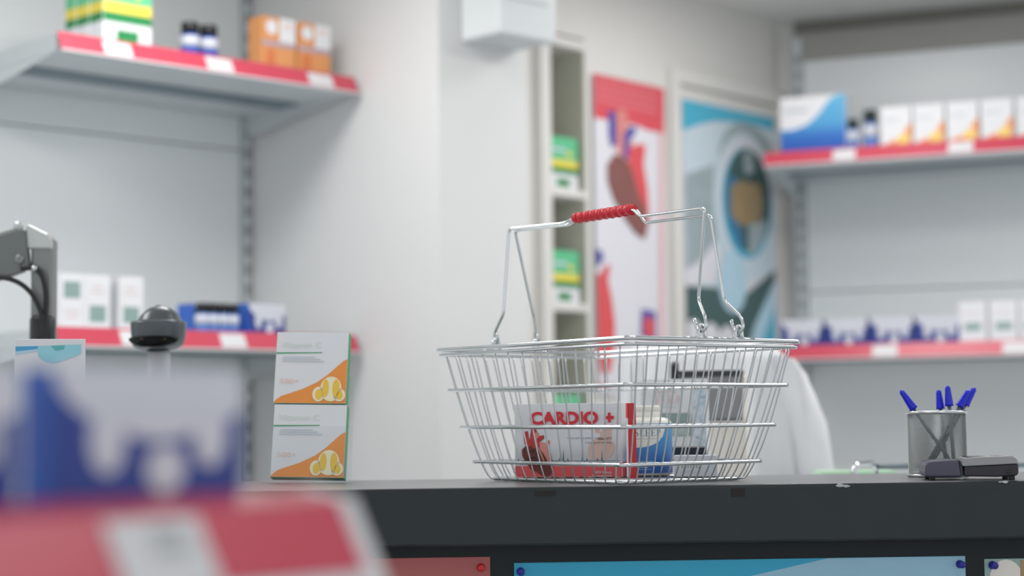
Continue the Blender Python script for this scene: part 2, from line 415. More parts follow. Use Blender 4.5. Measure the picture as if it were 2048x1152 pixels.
def f_pale(x0, x1, z0, z1):
    c, zc = cx_(2012, 1152)
    return M_SAGE, [(M_BEIGE, [ell(c, zc-.005, .024, .028)]), (M_TAN, [rect(c+.02, x1, z0, z1-.002)])]
counter_poster('photo_poster', 'muted photo poster with a cream disc at the right end of the counter front', 1968, 2350, 1118, f_pale, [(1984, 1130)], MATS['blue_pin'])

# =================================================================== WIRE BASKET
BA = .9334; BC = Vector((.148, 2.628, CZ)); bu = Vector((math.cos(BA), -math.sin(BA), 0)); bv = Vector((math.sin(BA), math.cos(BA), 0))
BL0, BS0, BL1, BS1, BH = .318, .236, .458, .318, .199
basket = thing('wire_basket', 'chromed wire shopping basket with red handle grip on the counter', 'basket', BC, -BA)
def prof(f): return f**.72
def bl(f): return (BL0+(BL1-BL0)*prof(f))/2
def bs(f): return (BS0+(BS1-BS0)*prof(f))/2
def ringpath(f, out, z, rad):
    x = bl(f)+out; y = bs(f)+out; P = []
    for cx, cy, a0 in ((x-rad, y-rad, 0), (-x+rad, y-rad, PI/2), (-x+rad, -y+rad, PI), (x-rad, -y+rad, 1.5*PI)):
        for k in range(7): q = a0+PI/2*k/6; P.append((cx+rad*math.cos(q), cy+rad*math.sin(q), z))
    return P
def jit(P, s, seed):
    r = random.Random(seed); return [(p[0]+r.uniform(-s, s), p[1]+r.uniform(-s, s), p[2]+r.uniform(-s, s)*.6) for p in P]
MB().tube(ringpath(1, .002, BH, .012), .0031, 10, closed=True).build('rim_wire', M_CHROME, basket)
MB().tube(ringpath(.96, .001, BH-.0078, .012), .0026, 10, closed=True).build('rim_wire', M_CHROME, basket)
for i, f in enumerate((.145, .405, .69)):
    MB().tube(jit(ringpath(f, .0030, BH*f, .012), .0006, i), .0027, 10, closed=True).build('hoop_wire', M_CHROME, basket)
MB().tube(ringpath(.0, -.004, .0042, .018), .0022, 8, closed=True).build('base_wire', M_ZINC, basket)
NL, NS = 14, 17; rw = .00115
jr = random.Random(5)
def upath(t, longside):
    half = []; ja = jr.uniform(-.002, .002)
    for f in (.965, .85, .69, .55, .405, .27, .145, .07, .015):
        a = (bl(f) if longside else bs(f))*2*t*.97 + ja*math.sin(f*5); b = bs(f) if longside else bl(f)
        half.append((a, -b+.0006, BH*f+.0012))
    a = (bl(0) if longside else bs(0))*2*t*.97; b = (bs(0) if longside else bl(0))-.006; zb = .0018 if longside else .0045
    path = half + [(a, -b, zb), (a, b, zb)] + [(p[0], -p[1], p[2]) for p in half[::-1]]
    path = fillet(path, .007, 2)
    return path if longside else [(p[1], p[0], p[2]) for p in path]
for i in range(NL): MB().tube(upath((i+.5)/NL-.5, True), rw, 6).build('upright_wire', M_ZINC, basket)
for i in range(NS): MB().tube(upath((i+.5)/NS-.5, False), rw, 6).build('upright_wire', M_ZINC, basket)
# hinge loops on the short sides and the swing handle
def bpl(px, py, c):
    y, z = onp(px, py, BC+bu*c, bv); return Vector((c, y, z-CZ))
HX = BL1/2+.002
hin = {(1, 0): bpl(1403, 668, HX).y, (1, 1): bpl(1477, 672, HX).y, (-1, 0): bpl(992, 682, -HX).y, (-1, 1): bpl(1073, 678, -HX).y}
for (sx, k), y in hin.items():
    P = [(sx*HX, y-.034, BH+.0012), (sx*HX, y-.012, BH+.001), (sx*HX, y-.0065, BH+.004), (sx*HX, y-.006, BH+.013), (sx*HX, y-.003, BH+.0185), (sx*HX, y, BH+.0195), (sx*HX, y+.003, BH+.0185), (sx*HX, y+.006, BH+.013), (sx*HX, y+.0065, BH+.004), (sx*HX, y+.012, BH+.001), (sx*HX, y+.03, BH+.0012)]
    MB().tube(fillet(P, .003, 3), .0027, 8).build('hinge_loop', M_CHROME, basket)
handle = MB()
TX = BL1/2-.022
topR = [bpl(1409, 416, TX), bpl(1421, 430, TX)]; topL = [bpl(1018, 458, -TX), bpl(1030, 461, -TX)]
kneR = [bpl(1397, 600, TX+.008), bpl(1448, 602, TX+.008)]; kneL = [bpl(1007, 628, -TX-.006), bpl(1066, 628, -TX-.006)]
gy = sum(p.y for p in topR+topL)/4; gz = sum(p.z for p in topR+topL)/4
GX0, GX1 = -.071, .071
for k in range(2):
    P = []
    for sx, kn, tp in ((-1, kneL[k], topL[k]), (1, kneR[k], topR[k])):
        y = hin[(sx, k)]
        seg = [(sx*(HX-.010), y-.004, BH+.029), (sx*(HX-.0075), y-.002, BH+.016), (sx*(HX), y, BH+.0095), (sx*(HX+.008), y+.002, BH+.016), (sx*(HX+.006), y+.002, BH+.03), tuple(kn), (tp.x, tp.y, tp.z)]
        s = -1 if k == 0 else 1
        mid = [(sx*.088, gy+s*.0045, tp.z-.001+ .0), (sx*.070, gy+s*.0035, gz+.011)]
        P = seg + mid if sx == -1 else P + (seg + mid)[::-1]
    MB().tube(fillet(P, .007, 4), .0024, 8).build('handle_wire', M_CHROME, basket)
gr = MB(); gn = 60
gr.tube([(GX0+(GX1-GX0)*i/gn, gy, gz+.011) for i in range(gn+1)], .0075, 16, rfun=lambda t: .0076+.0008*math.sin(t*2*PI*10) if .02 < t < .98 else .006)
gseg = 16
for i in range(gn+1):
    for k in range(gseg):
        pass
gr.build('handle_grip', M_GRIP, basket)
# raised spiral on the grip
MB().tube([(GX0+.003+(GX1-GX0-.006)*i/200, gy+.0073*math.cos(i/200*2*PI*9), gz+.011+.0073*math.sin(i/200*2*PI*9)) for i in range(201)], .0016, 6).build('grip_spiral', M_GRIP, basket)

# ---- goods in the basket
FLZ = CZ+.0066
def facing(P, Q):
    """frame with local x along P->Q and local y away from the viewer"""
    u = flat(Q-P).normalized(); return u, ang(u)
def face_frame(px0, px1, Y0, Y1):
    A = W(px0, 833, Y0); B = W(px1, 833, Y1); u, a = facing(A, B); return flat(A), u, a, flat(B-A).length
A, u, az, wd = face_frame(1029, 1243, 2.640, 2.600)
h = onp(1135, 807, A, u)[1]-FLZ
cardio = thing('cardio_box', 'white supplement carton reading CARDIO + with heart pictures, in the wire basket', 'box', (A.x, A.y, FLZ), az)
dpt = .036
MB().box(0, wd, 0, dpt, 0, h).build('carton', [ramp_mat('cardio_card', 2, [(0, '#e9eaee'), (.03, '#c9cad0'), (.052, '#e4e6ec'), (.2, '#e9ebef')])], cardio, .0006)
def cp(px, py):
    a, z = onp(px, py, A, u); return (a, z-FLZ)
ks = (h)/(h-(FLZ-FLZ))
def cpl(poly): return [cp(*p) for p in poly]
body = [(1044, 900), (1050, 893), (1060, 888), (1072, 886), (1085, 893), (1095, 900), (1102, 910), (1106, 925), (1106, 940), (1103, 949), (1095, 954), (1085, 951), (1075, 945), (1062, 938), (1052, 925), (1045, 912)]
ves = [[(1047, 864), (1056, 862), (1058, 875), (1064, 890), (1055, 896), (1049, 886)], [(1063, 856), (1071, 856), (1075, 865), (1080, 872), (1088, 870), (1089, 877), (1081, 883), (1077, 896), (1065, 896), (1060, 880)]]
pink = [[(1068, 866), (1075, 864), (1080, 872), (1074, 878), (1076, 893), (1072, 893), (1070, 880)], [(1079, 884), (1090, 885), (1096, 894), (1103, 912), (1104, 928), (1097, 922), (1088, 908), (1080, 898)]]
knob = [(1094, 882), (1099, 880), (1100, 886), (1097, 892), (1093, 888)]
gbody = [(1178, 892), (1185, 881), (1200, 876), (1215, 878), (1228, 885), (1230, 898), (1222, 912), (1213, 919), (1180, 920), (1176, 905)]
gves = [[(1190, 859), (1198, 858), (1204, 866), (1208, 846), (1213, 846), (1214, 860), (1216, 852), (1223, 852), (1224, 880), (1195, 880), (1202, 868), (1190, 864)]]
ecg = []
def spike(x, t, w): return [(x-w, 921), (x, t), (x+w, 921)]
ecg += [[(1030, 921), (1240, 921), (1240, 922.2), (1030, 922.2)]] + [spike(x, 898, 1.6) for x in (1127, 1165, 1204)] + [spike(x, 915, 1.8) for x in (1038, 1119, 1136, 1174, 1195, 1234)] + [[(x-1.4, 922), (x+1.4, 922), (x, 932)] for x in (1130, 1168, 1207)]
x0, zr = cp(1135, 940)
band = rect(.0006, wd-.0006, .0004, max(zr, .0165))
decal('print', [(M_CORAL, [band]), (M_GHOST, [cpl(gbody)] + [cpl(p) for p in gves]), (mat('ecg_ink', '#5c7784', .5), [cpl(p) for p in ecg]), (M_HDARK, [cpl(body)]), (M_HRED, [cpl(p) for p in ves]), (M_HPINK, [cpl(p) for p in pink]), (M_ORANGE3, [cpl(knob)]), (mat('heart_shade', '#4c1f1d', .5), [cpl(p) for p in ([(1056, 905), (1066, 898), (1078, 902), (1086, 914), (1080, 910), (1068, 904)], [(1060, 915), (1070, 912), (1078, 922), (1084, 938), (1076, 930), (1068, 920)], [(1052, 912), (1056, 918), (1066, 932), (1058, 926)])]), (mat('heart_vein', '#c98a78', .5), [cpl(p) for p in ([(1074, 892), (1077, 892), (1084, 906), (1090, 922), (1087, 922), (1080, 907)], [(1086, 905), (1092, 909), (1101, 926), (1098, 927), (1092, 915)])])], cardio, 0)
for s, a, b, m, bo in (('CARDIO', (1061, 850), (1197, 822), M_REDINK, .045), ('+', (1210, 845), (1228, 825), M_REDINK, .05), ('Heart and circulatory system health', (1136, 879), (1223, 873.5), M_TEAL, 0), ('Calming and relaxing', (1171, 888), (1223, 882.5), M_TEAL, 0), ('NEW formula', (1190, 947), (1224, 941.5), M_TAG, .01), ('30 supplements', (1185, 954.5), (1224, 949), M_TAG, .01)):
    p0 = cp(*a); p1 = cp(*b); letters('lettering', s, p0[0], p1[0], p0[1], p1[1], m, cardio, -.0024, bo)
MB().box(wd, wd+.0002, .001, dpt-.001, .0006, .022).build('side_band', M_CORAL, cardio)
# red carton wedged beside it
A, u, az, wd2 = face_frame(1252, 1263, 2.548, 2.540)
rh = onp(1264, 806, A, u)[1]-FLZ
rc = thing('red_box', 'slim red carton wedged between the CARDIO carton and the pill bottle', 'box', (A.x, A.y, FLZ), az-.42)
MB().box(0, .0085, 0, .012, 0, rh).build('carton', M_REDF, rc, .0005)
decal('front_print', [(M_WHITE, [rect(.0004, .008, .001, rh*.80)]), (M_CORAL, [rect(.0004, .008, rh*.80, rh-.0006)])], rc, 0)
# pill bottle
Yb = 2.668; c = W(1289, 955, Yb)
bt = thing('pill_bottle', 'white-capped pill bottle with blue SLEEP label, in the wire basket', 'bottle', (c.x, c.y, FLZ), -math.atan2(c.x, c.y))
R_ = .0425; zt = W(1300, 811, Yb).z-FLZ
MB().lathe([(.001, 0), (R_-.004, 0), (R_-.0005, .002), (R_, .006), (R_, .076), (R_-.002, .081), (R_-.008, .085), (.024, .087), (.022, .0875)], 40).build('bottle_body', M_LABELW, bt)
cpn = MB().lathe([(.001, .0865), (.0245, .0865), (.025, .088), (.025, .094), (.0243, .0945), (.0243, .0955), (.025, .096), (.025, zt-.002), (.0235, zt), (.001, zt)], 40); cpn.build('cap', mat('cap_white', '#efece4', .35), bt)
def wrap(polys_layers, name, R0_):
    """print wrapped around the bottle wall: x is arc length, z height"""
    mb = MB(); ms = []
    for i, (m, polys) in enumerate(polys_layers):
        if m not in ms: ms.append(m)
        for p in polys:
            bm = bmesh.new(); f = bm.faces.new([bm.verts.new((q[0], 0, q[1])) for q in p])
            for x in [-.06+.004*k for k in range(31)]:
                bmesh.ops.bisect_plane(bm, geom=bm.verts[:]+bm.edges[:]+bm.faces[:], plane_co=(x, 0, 0), plane_no=(1, 0, 0))
            bm.verts.index_update(); rr_ = R0_+.0002*(i+1)
            vs = [(rr_*math.sin(v.co.x/R0_), -rr_*math.cos(v.co.x/R0_), v.co.z) for v in bm.verts]
            mb.add(vs, [tuple(v.index for v in f.verts) for f in bm.faces], ms.index(m), True); bm.free()
    return mb.build(name, ms, bt)
z0, z1 = .004, .077
oval = [(-.055, .076), (.034, .076), (.0345, .068), (.030, .058), (.022, .050), (.010, .0445), (-.004, .042), (-.055, .042)]
lblue = ramp_mat('sleep_blue', 2, [(0, '#2a55b0'), (.035, '#3a80c8'), (.075, '#55aade')])
wrap([(lblue, [rect(-.062, .062, z0, z1)]), (M_LABELW, [oval]), (M_TEALT, roman('SLEEP', -.0145, .0265, .0585, .0685)+[rect(-.0145, .026, .0545, .0549)]), (M_PALE, [rect(-.0145+k*.0045, -.011+k*.0045, .0205, .0218) for k in range(7)] + [rect(-.0145, .006, .0125, .0133), rect(-.0145, .010, .0095, .010)])], 'label', R_)
# small flat white carton
A, u, az, wd3 = face_frame(1346, 1432, 2.578, 2.570)
zt = onp(1390, 911, A, u)[1]-FLZ
sc_ = thing('flat_box', 'small flat white carton lying at the right inside the basket', 'box', (A.x, A.y, FLZ), az)
MB().box(0, wd3, 0, .045, 0, zt).build('carton', M_COOL, sc_, .0005)
letters('lettering', 'LIFE', wd3*.18, wd3*.62, zt*.42, zt*.7, M_SAGE, sc_, -.0003)
letters('lettering', 'tablets', wd3*.16, wd3*.5, zt*.18, zt*.32, M_GREYT, sc_, -.0003)

# =================================================================== ON THE COUNTER
# acrylic holder with two vitamin cartons
def vit_print(t, w, h, y=0):
    k = [(0, .985), (.04, .95), (.10, .905), (.2, .87), (.4, .80), (.6, .70), (.75, .585), (.87, .47), (.95, .40), (1, .372), (1, 1), (0, 1)]
    P = lambda p: [(.0008+q[0]*(w-.0016), .0008+(1-q[1])*(h-.0016)) for q in p]
    decal('print', [(M_ORANGE, [P(k)]), (M_GREEN, [P([(0, .288), (.64, .280), (.64, .292), (0, .306)])]), (M_GREYT, [P(rect(.1, .55, .345, .36)), P(rect(.09, .62, .375, .39)), P(rect(.09, .68, .405, .42))]),
        (M_CREAM, [P(ell(.79, .80, .15, .175)), P(ell(.62, .875, .085, .105)), P(ell(.91, .885, .085, .09))]), (M_LEMON, [P(ell(.715, .79, .045, .125)), P(ell(.86, .79, .05, .125)), P(ell(.625, .88, .05, .075)), P(ell(.915, .89, .045, .06))])], t, y)
    letters('lettering', 'Vitamin C', w*.075, w*.63, h*.775, h*.855, mat('vitamin_ink', '#d9e4dc', .5), t, y-.0015)
    letters('lettering', '500+', w*.08, w*.34, h*.27, h*.34, M_PINKO, t, y-.0015)
HA = W(540, 962, 2.66); HY = -.05; LEAN = .22
hx = Vector((math.cos(HY), math.sin(HY), 0))
hw = .111; hh = .112
def holder_loc(up, off=0):
    loc = Matrix.Rotation(HY, 4, 'Z') @ Matrix.Rotation(-LEAN, 4, 'X')
    return Vector((HA.x, HA.y, CZ+.010)) + (loc @ Vector((0, off, up)))
vits = []
for i, lab in enumerate(('white and orange Vitamin C carton standing lowest in the acrylic holder', 'white and orange Vitamin C carton stacked on top of the other in the holder')):
    v = thing('vitamin_box', lab, 'box', holder_loc(i*(hh+.0012), i*.0), HY, 'Vitamin C cartons in the holder'); v.rotation_euler = (-LEAN, .022, HY)
    MB().box(0, hw, 0, .024, 0, hh).build('carton', M_GREEN, v, .0008)
    MB().box(.0004, hw-.0004, -.0003, 0, .0004, hh-.0004).build('front_panel', M_WHITE, v)
    vit_print(v, hw, hh, -.0004)
ho = thing('acrylic_holder', 'clear acrylic display holder carrying two Vitamin C cartons', 'holder', (HA.x, HA.y, CZ), HY)
sl = math.tan(LEAN)
def slanted(x0, x1, y0, y1, z0, z1):
    return MB().prism([(y0+z0*sl, z0), (y1+z0*sl, z0), (y1+z1*sl, z1), (y0+z1*sl, z1)], 'x', x0, x1)
MB().box(-.012, hw+.012, -.012, .085, 0, .004).build('base_plate', M_ACRYL, ho, .0005)
slanted(-.006, hw+.006, .0365, .0395, .0042, .16).build('back_plate', M_ACRYL, ho)
slanted(-.006, hw+.006, -.0085, -.006, .0042, .085).build('front_plate', M_ACRYL, ho)
for x in (-.0065, hw+.004): slanted(x, x+.0025, -.0055, .036, .0042, .085).build('side_plate', M_ACRYL, ho)
# mask carton at the left end of the counter
A, u, az, mw = face_frame(28, 170, 2.595, 2.62)
mh = onp(95, 678, A, u)[1]-CZ
mk = thing('mask_box', 'white carton with a pale blue face mask print, left end of the counter', 'box', (A.x, A.y, CZ), az)
MB().box(0, mw, 0, .07, 0, mh).build('carton', M_WHITE, mk, .0008)
def mp(px, py): a, z = onp(px, py, A, u); return (a, z-CZ)
decal('print', [(M_SKY, [[mp(31, 693), mp(76, 692), mp(76, 698), mp(31, 703)]]), (M_PALE, [[mp(31, 703), mp(76, 698), mp(76, 703), mp(31, 710)]]), (mat('mask_aqua', '#9edbea', .45), [[mp(75, 692), mp(162, 689), mp(162, 708), mp(140, 717), mp(120, 724), mp(105, 727), mp(88, 722), mp(77, 712)]]), (mat('mask_teal', '#62bcbd', .45), [[mp(102, 692), mp(130, 690), mp(128, 699), mp(112, 702)]])], mk, 0)
# pen cup
Yc = 2.655; c = W(1876, 950, Yc); cz = CZ
cup = thing('pen_cup', 'silver wire-mesh pen cup standing on the counter', 'pen cup', (c.x, c.y, CZ))
rc_ = .0425; ch = W(1876, 822, Yc).z-CZ
nn, mm = 84, 56; vs = []; fs = []
for j in range(mm+1):
    for k in range(nn):
        q = 2*PI*(k+(.5 if j % 2 else 0))/nn; vs.append((rc_*math.cos(q), rc_*math.sin(q), .006+(ch-.010)*j/mm))
for j in range(mm-1):
    for k in range(nn):
        if j % 2 == 0: fs.append((j*nn+k, (j+1)*nn+k, (j+2)*nn+k, (j+1)*nn+(k-1) % nn))
        else: fs.append((j*nn+k, (j+1)*nn+(k+1) % nn, (j+2)*nn+k, (j+1)*nn+k))
o = MB().add(vs, fs).build('mesh_wall', M_CUPST, cup); wm = o.modifiers.new('wire', 'WIREFRAME'); wm.thickness = .0009; wm.use_replace = True; wm.use_even_offset = False
o['kind'] = 'stuff'
MB().tube([(rc_*1.03*math.cos(2*PI*k/40), rc_*1.03*math.sin(2*PI*k/40), ch-.002) for k in range(40)], .0026, 8, closed=True).build('rim', M_CHROME, cup)
MB().tube([((rc_+.0005)*math.cos(2*PI*k/40), (rc_+.0005)*math.sin(2*PI*k/40), .0028) for k in range(40)], .0027, 8, closed=True).build('foot_ring', M_CHROME, cup)
MB().lathe([(.001, .0028), (rc_-.001, .0028), (rc_-.001, .0038), (.001, .0038)], 30).build('floor_plate', M_CUPST, cup)
# pens: (cap tip px, cap base px, foot px)
pens = [('blue-capped pen leaning farthest left in the mesh cup', (1801, 780), (1829, 817), (1904, 912), -.004), ('blue-capped pen standing just left of the tallest pen in the cup', (1877, 779), (1884, 818), (1893, 930), .010), ('tallest blue-capped pen, upright in the middle of the mesh cup', (1895, 771), (1898, 812), (1908, 925), -.010), ('blue-capped pen leaning right in the cup, lower of the pair', (1938, 780), (1920, 815), (1862, 915), .004), ('blue-capped pen leaning farthest right in the mesh cup', (1950, 775), (1931, 812), (1868, 920), .012)]
for lab, pt, pb, pf, dy in pens:
    T = W(*pt, Yc+dy); B = W(*pb, Yc+dy); d = (B-T).normalized(); Ft = W(*pf, Yc+dy*.2)
    zf = CZ+.0085; Ft = B + (Ft-B)*((zf-B.z)/(Ft.z-B.z)) if abs(Ft.z-B.z) > 1e-4 else Ft
    off = flat(Ft)-Vector((c.x, c.y, 0))
    if off.length > .029: off = off.normalized()*.029; Ft = Vector((c.x+off.x, c.y+off.y, zf))
    p = thing('pen', lab, 'pen', Ft, 0, 'pens in the mesh cup')
    Tl = T-Ft; Bl = B-Ft; ax = (Tl).normalized(); Lc = (T-B).length
    Cb = ax*(Tl.length-Lc)
    MB().tube([ax*.004, Cb+ax*.004], .0029, 6).build('barrel', M_PENB, p)
    MB().tube([ax*.004, ax*.006], .0030, 8).build('end_plug', M_PEN, p)
    nseg = 10
    MB().tube([Cb+ax*(Lc*i/nseg) for i in range(nseg+1)], .006, 12, rfun=lambda t: .0066*(1-.42*t) if t < .88 else .0066*.63*math.sqrt(max(.04, 1-((t-.88)/.125)**2))).build('cap', M_PEN, p)
# card terminal
A, u, az, tw_ = face_frame(1847, 2034, 2.505, 2.49)
tm = thing('card_terminal', 'dark grey payment card terminal lying on the counter right of the pen cup', 'terminal', (A.x, A.y, CZ), az)
s = tw_/187
def tx(px): return (px-1847)*s
dp = .078
prof_ = [(tx(1848), .006), (tx(1847), .012), (tx(1848), .021), (tx(1853), .0265), (tx(1862), .0275), (tx(1905), .029), (tx(1912), .029), (tx(1916), .025), (tx(1920), .005), (tx(1915), .0045), (tx(1855), .0045)]
MB().prism(prof_, 'y', 0, dp).build('head', mat('purple_grey_plastic', '#4c4b5e', .38), tm, .003, 3)
MB().prism([(tx(1917), .006), (tx(1925), .006), (tx(1922), .0225), (tx(1917), .0285)], 'y', .002, dp-.002).build('card_slot', M_BLACKP, tm, .0008)
MB().prism([(tx(1925), .006), (tx(1932), .0055), (tx(1990), .0045), (tx(2030), .006), (tx(2034), .010), (tx(2034), .0225), (tx(1926), .0195)], 'y', 0, dp).build('lower_case', mat('dark_plum_plastic', '#26232d', .38), tm, .002, 3)
MB().prism([(tx(1921), .0215), (tx(1924), .0195), (tx(2034), .0228), (tx(2032), .029), (tx(2022), .0338), (tx(1960), .0325), (tx(1925), .031)], 'y', -.001, dp+.001).build('upper_case', mat('silver_grey_plastic', '#9a9b9d', .32), tm, .0022, 3)
MB().box(tx(1935), tx(1985), .012, dp-.012, .0312, .0328).build('display', M_BLACKP, tm, .0005)
for r in range(3):
    for q in range(4): MB().box(tx(1990)+q*.0065, tx(1990)+q*.0065+.005, .016+r*.016, .026+r*.016, .0315, .0337).build('key', M_DKGREY, tm, .0005)
for x in (1857, 2016):
    for y in (.006, dp-.014): MB().box(tx(x), tx(x)+.008, y, y+.008, 0, .007).build('foot', M_RUBBER, tm, .001)
hl = MB().lathe([(.001, 0), (.0036, 0), (.0036, .0012), (.0022, .0014), (.001, .0006)], 16); hl.v = [(tx(2014)+v[0], -v[2]+.0003, .0125+v[1]) for v in hl.v]; hl.build('socket', M_BLACKP, tm)

# =================================================================== BEHIND THE COUNTER
# tall aloe vera carton on the staff desk
A, u, az, aw = face_frame(1281, 1413, 2.945, 2.925)
ah = onp(1350, 758, A, u)[1]-MZ
al = thing('aloe_box', 'tall pale carton reading ALOE VERA behind the basket', 'box', (A.x, A.y, MZ), az-.0)
MB().box(0, aw, 0, .055, 0, ah).build('carton', M_WHITE, al, .0006)
def ap(px, py): a, z = onp(px, py, A, u); return (a, z-MZ)
def aq(x0, y0, x1, y1): return [ap(x0, y1), ap(x1, y1), ap(x1, y0), ap(x0, y0)]
rp = random.Random(2)
speck = [ell(*ap(rp.uniform(1388, 1411), rp.uniform(775, 888)), .0018, .0025, 7) for _ in range(60)]
decal('print', [(mat('aloe_strip', '#dde2ee', .45), [aq(1386, 762, 1412, 892)]), (M_PALE, speck), (mat('aloe_photo', '#93a5a5', .5, var=.25, scale=60), [aq(1322, 826, 1384, 872)]), (mat('aloe_glow', '#b4c3c3', .5, var=.2, scale=60), [aq(1335, 848, 1376, 870)]), (mat('aloe_navy', '#1b2236', .45), [aq(1282, 894, 1412, 914)]), (M_GREYT, [aq(1318, 813, 1352, 815)])], al, 0)
p0 = ap(1308, 786); p1 = ap(1356, 767); q0 = ap(1308, 808); q1 = ap(1362, 790)
decal('lettering', [(mat('aloe_rose_ink', '#dfb3b1', .5), roman('ALOE', p0[0], p1[0], p0[1], p1[1]) + roman('VERA', q0[0], q1[0], q0[1], q1[1]))], al, -.002)
# receipt printer
A, u, az, pw = face_frame(1352, 1492, 3.07, 3.05)
def zz(py, Y=3.06): return W(1420, py, Y).z-MZ
pn = thing('receipt_printer', 'beige receipt printer with dark grey lid behind the basket', 'printer', (A.x, A.y, MZ), az)
ztop, zl = zz(741), zz(838)
MB().prism([(0, 0), (.14, 0), (.14, ztop-.004), (.05, ztop-.008), (.004, zl)], 'x', 0, pw).build('body', M_BEIGE, pn, .004, 3)
MB().prism([(-.002, zl), (.046, ztop-.004), (.052, ztop), (.125, ztop+.003), (.125, ztop-.008), (.05, ztop-.010), (.004, zl-.004)], 'x', .004, pw-.006).build('lid', mat('lid_grey', '#66686c', .4), pn, .002, 2)
MB().prism([(.040, ztop-.006), (.050, ztop+.001), (.060, ztop+.002), (.060, ztop-.004)], 'x', .003, pw-.005).build('lid_edge', M_BLACKP, pn, .001)
MB().prism([(.0, zl+.02), (.03, ztop+.012), (.05, ztop+.018), (.05, ztop-.03), (.02, zl+.01)], 'x', -.010, .003).build('lever', M_BLACKP, pn, .0015)
# barcode scanner on a white stand
Ys = 2.97; c = W(317, 660, Ys); ks_ = Ys/FPX
sn = thing('barcode_scanner', 'black barcode scanner head on a white stand at the left', 'scanner', (c.x, c.y, MZ))
zc = c.z-MZ
def sz(py): return W(317, py, Ys).z-MZ
mb = MB(); lev = [(700, 22, -3), (697, 38, -3), (693, 47, -2), (686, 51, -1), (672, 53, 0), (655, 54.5, 0), (647, 55, 0), (644, 54, 0), (642, 45, 2), (639, 42, 3), (630, 37, 3), (622, 29, 3), (616, 20, 3), (613, 10, 2)]
seg = 32; vs = []
for py, hwp, ox in lev:
    for k in range(seg):
        q = 2*PI*k/seg; ex = 1 if py > 641 else .92
        cx, cy = math.cos(q), math.sin(q)
        cx = math.copysign(abs(cx)**.75, cx); cy = math.copysign(abs(cy)**.75, cy)
        vs.append((ox*ks_+hwp*ks_*cx, hwp*ks_*.8*cy, sz(py)))
fs = [(i*seg+k, i*seg+(k+1) % seg, (i+1)*seg+(k+1) % seg, (i+1)*seg+k) for i in range(len(lev)-1) for k in range(seg)]
mb.add(vs, fs, 0, True); mb.add([vs[(len(lev)-1)*seg+k] for k in range(seg)], [tuple(range(seg))]); mb.build('head', M_GUN, sn)
wv = MB(); wp = [((-1+50*math.cos(2*PI*k/24))*ks_, sz(679-(5 if math.sin(2*PI*k/24) > 0 else 17)*math.sin(2*PI*k/24))) for k in range(24)]
vs = []; 
for off, sc2 in ((0, 1), (.006, .9)):
    for (x, z) in wp: vs.append((x*sc2, -.0375*math.sqrt(max(.05, 1-(x/(.062))**2))-.004+off-.004*(1 if off == 0 else 0), z))
n_ = 24; wv.add(vs, [tuple(range(n_)), tuple(range(2*n_-1, n_-1, -1))]+[(k, k+n_, (k+1) % n_+n_, (k+1) % n_) for k in range(n_)]); wv.build('scan_window', mat('scan_glass', '#0a0c0c', .12), sn)
for x in (-.018, .02): MB().lathe([(.0001, 0), (.002, 0), (.002, .001), (.0001, .0012)], 8).build('sensor', mat('amber_lens', '#6a4a1c', .3), sn).location = (x, -.047, sz(681))
MB().lathe([(.001, sz(616)), (.006, sz(614.5)), (.005, sz(611)), (.001, sz(610))], 12).build('button', M_GUN, sn)
MB().tube([(0, .004, .012), (0, .006, sz(720)), (0, .0, sz(698))], .019, 14).build('stand_stem', mat('stand_grey', '#b6b8be', .45), sn)
MB().lathe([(.001, 0), (.06, 0), (.06, .006), (.055, .012), (.001, .014)], 28).build('stand_base', M_COOL, sn, 0)
# monitor arm with cables
Ya = 3.02; A = W(88, 600, Ya)
ma = thing('monitor_arm', 'grey metal monitor arm with black cables at the left edge', 'monitor arm', (A.x, A.y, MZ))
def mpx(px, py): p = W(px, py, Ya); return (p.x-A.x, p.z-MZ)
def mpoly(pts): return [mpx(*p) for p in pts]
MB().box(mpx(66, 560)[0], mpx(110, 560)[0], -.018, .02, .012, mpx(80, 478)[1]).build('post', M_ALU, ma, .006, 3)
MB().prism(mpoly([(58, 452), (64, 452), (100, 470), (110, 484), (110, 500), (60, 500), (58, 470)]), 'y', -.021, .023).build('top_cap', mat('pale_aluminium', '#c9cccb', .35, .4), ma, .003)
MB().prism(mpoly([(-160, 545), (0, 474), (40, 461), (58, 462), (62, 500), (66, 535), (52, 546), (20, 558), (-160, 612)]), 'y', -.026, -.006).build('arm', mat('arm_grey', '#777b7a', .42, .5), ma, .003)
MB().prism(mpoly([(-60, 490), (0, 466), (36, 455), (36, 463), (0, 476), (-60, 502)]), 'y', -.006, .02).build('arm_link', M_ALU, ma, .002)
kn = MB().lathe([(.001, 0), (.0075, 0), (.0085, .002), (.0085, .005), (.001, .006)], 16); px_, pz_ = mpx(45, 455); kn.v = [(px_+v[0], -.02-v[2], pz_+v[1]) for v in kn.v]; kn.build('pivot_knob', mat('pale_aluminium', '#c9cccb'), ma)
kn = MB().lathe([(.001, 0), (.008, 0), (.008, .004), (.004, .0045), (.001, .003)], 16); px_, pz_ = mpx(48, 522); kn.v = [(px_+v[0], -.026-v[2], pz_+v[1]) for v in kn.v]; kn.build('pivot_bolt', M_ALU, ma)
jl = MB().lathe([(.001, mpx(88, 700)[1]-.03), (.0215, mpx(88, 700)[1]-.03), (.0215, mpx(88, 640)[1]), (.018, mpx(88, 632)[1]), (.001, mpx(88, 630)[1])], 24); jl.v = [(v[0], v[1]-.008, v[2]) for v in jl.v]; jl.build('joint_collar', mat('black_collar', '#25292b', .4), ma)
MB().box(-.06, .06, -.05, .06, 0, .012).build('base_plate', M_DKGREY, ma, .003)
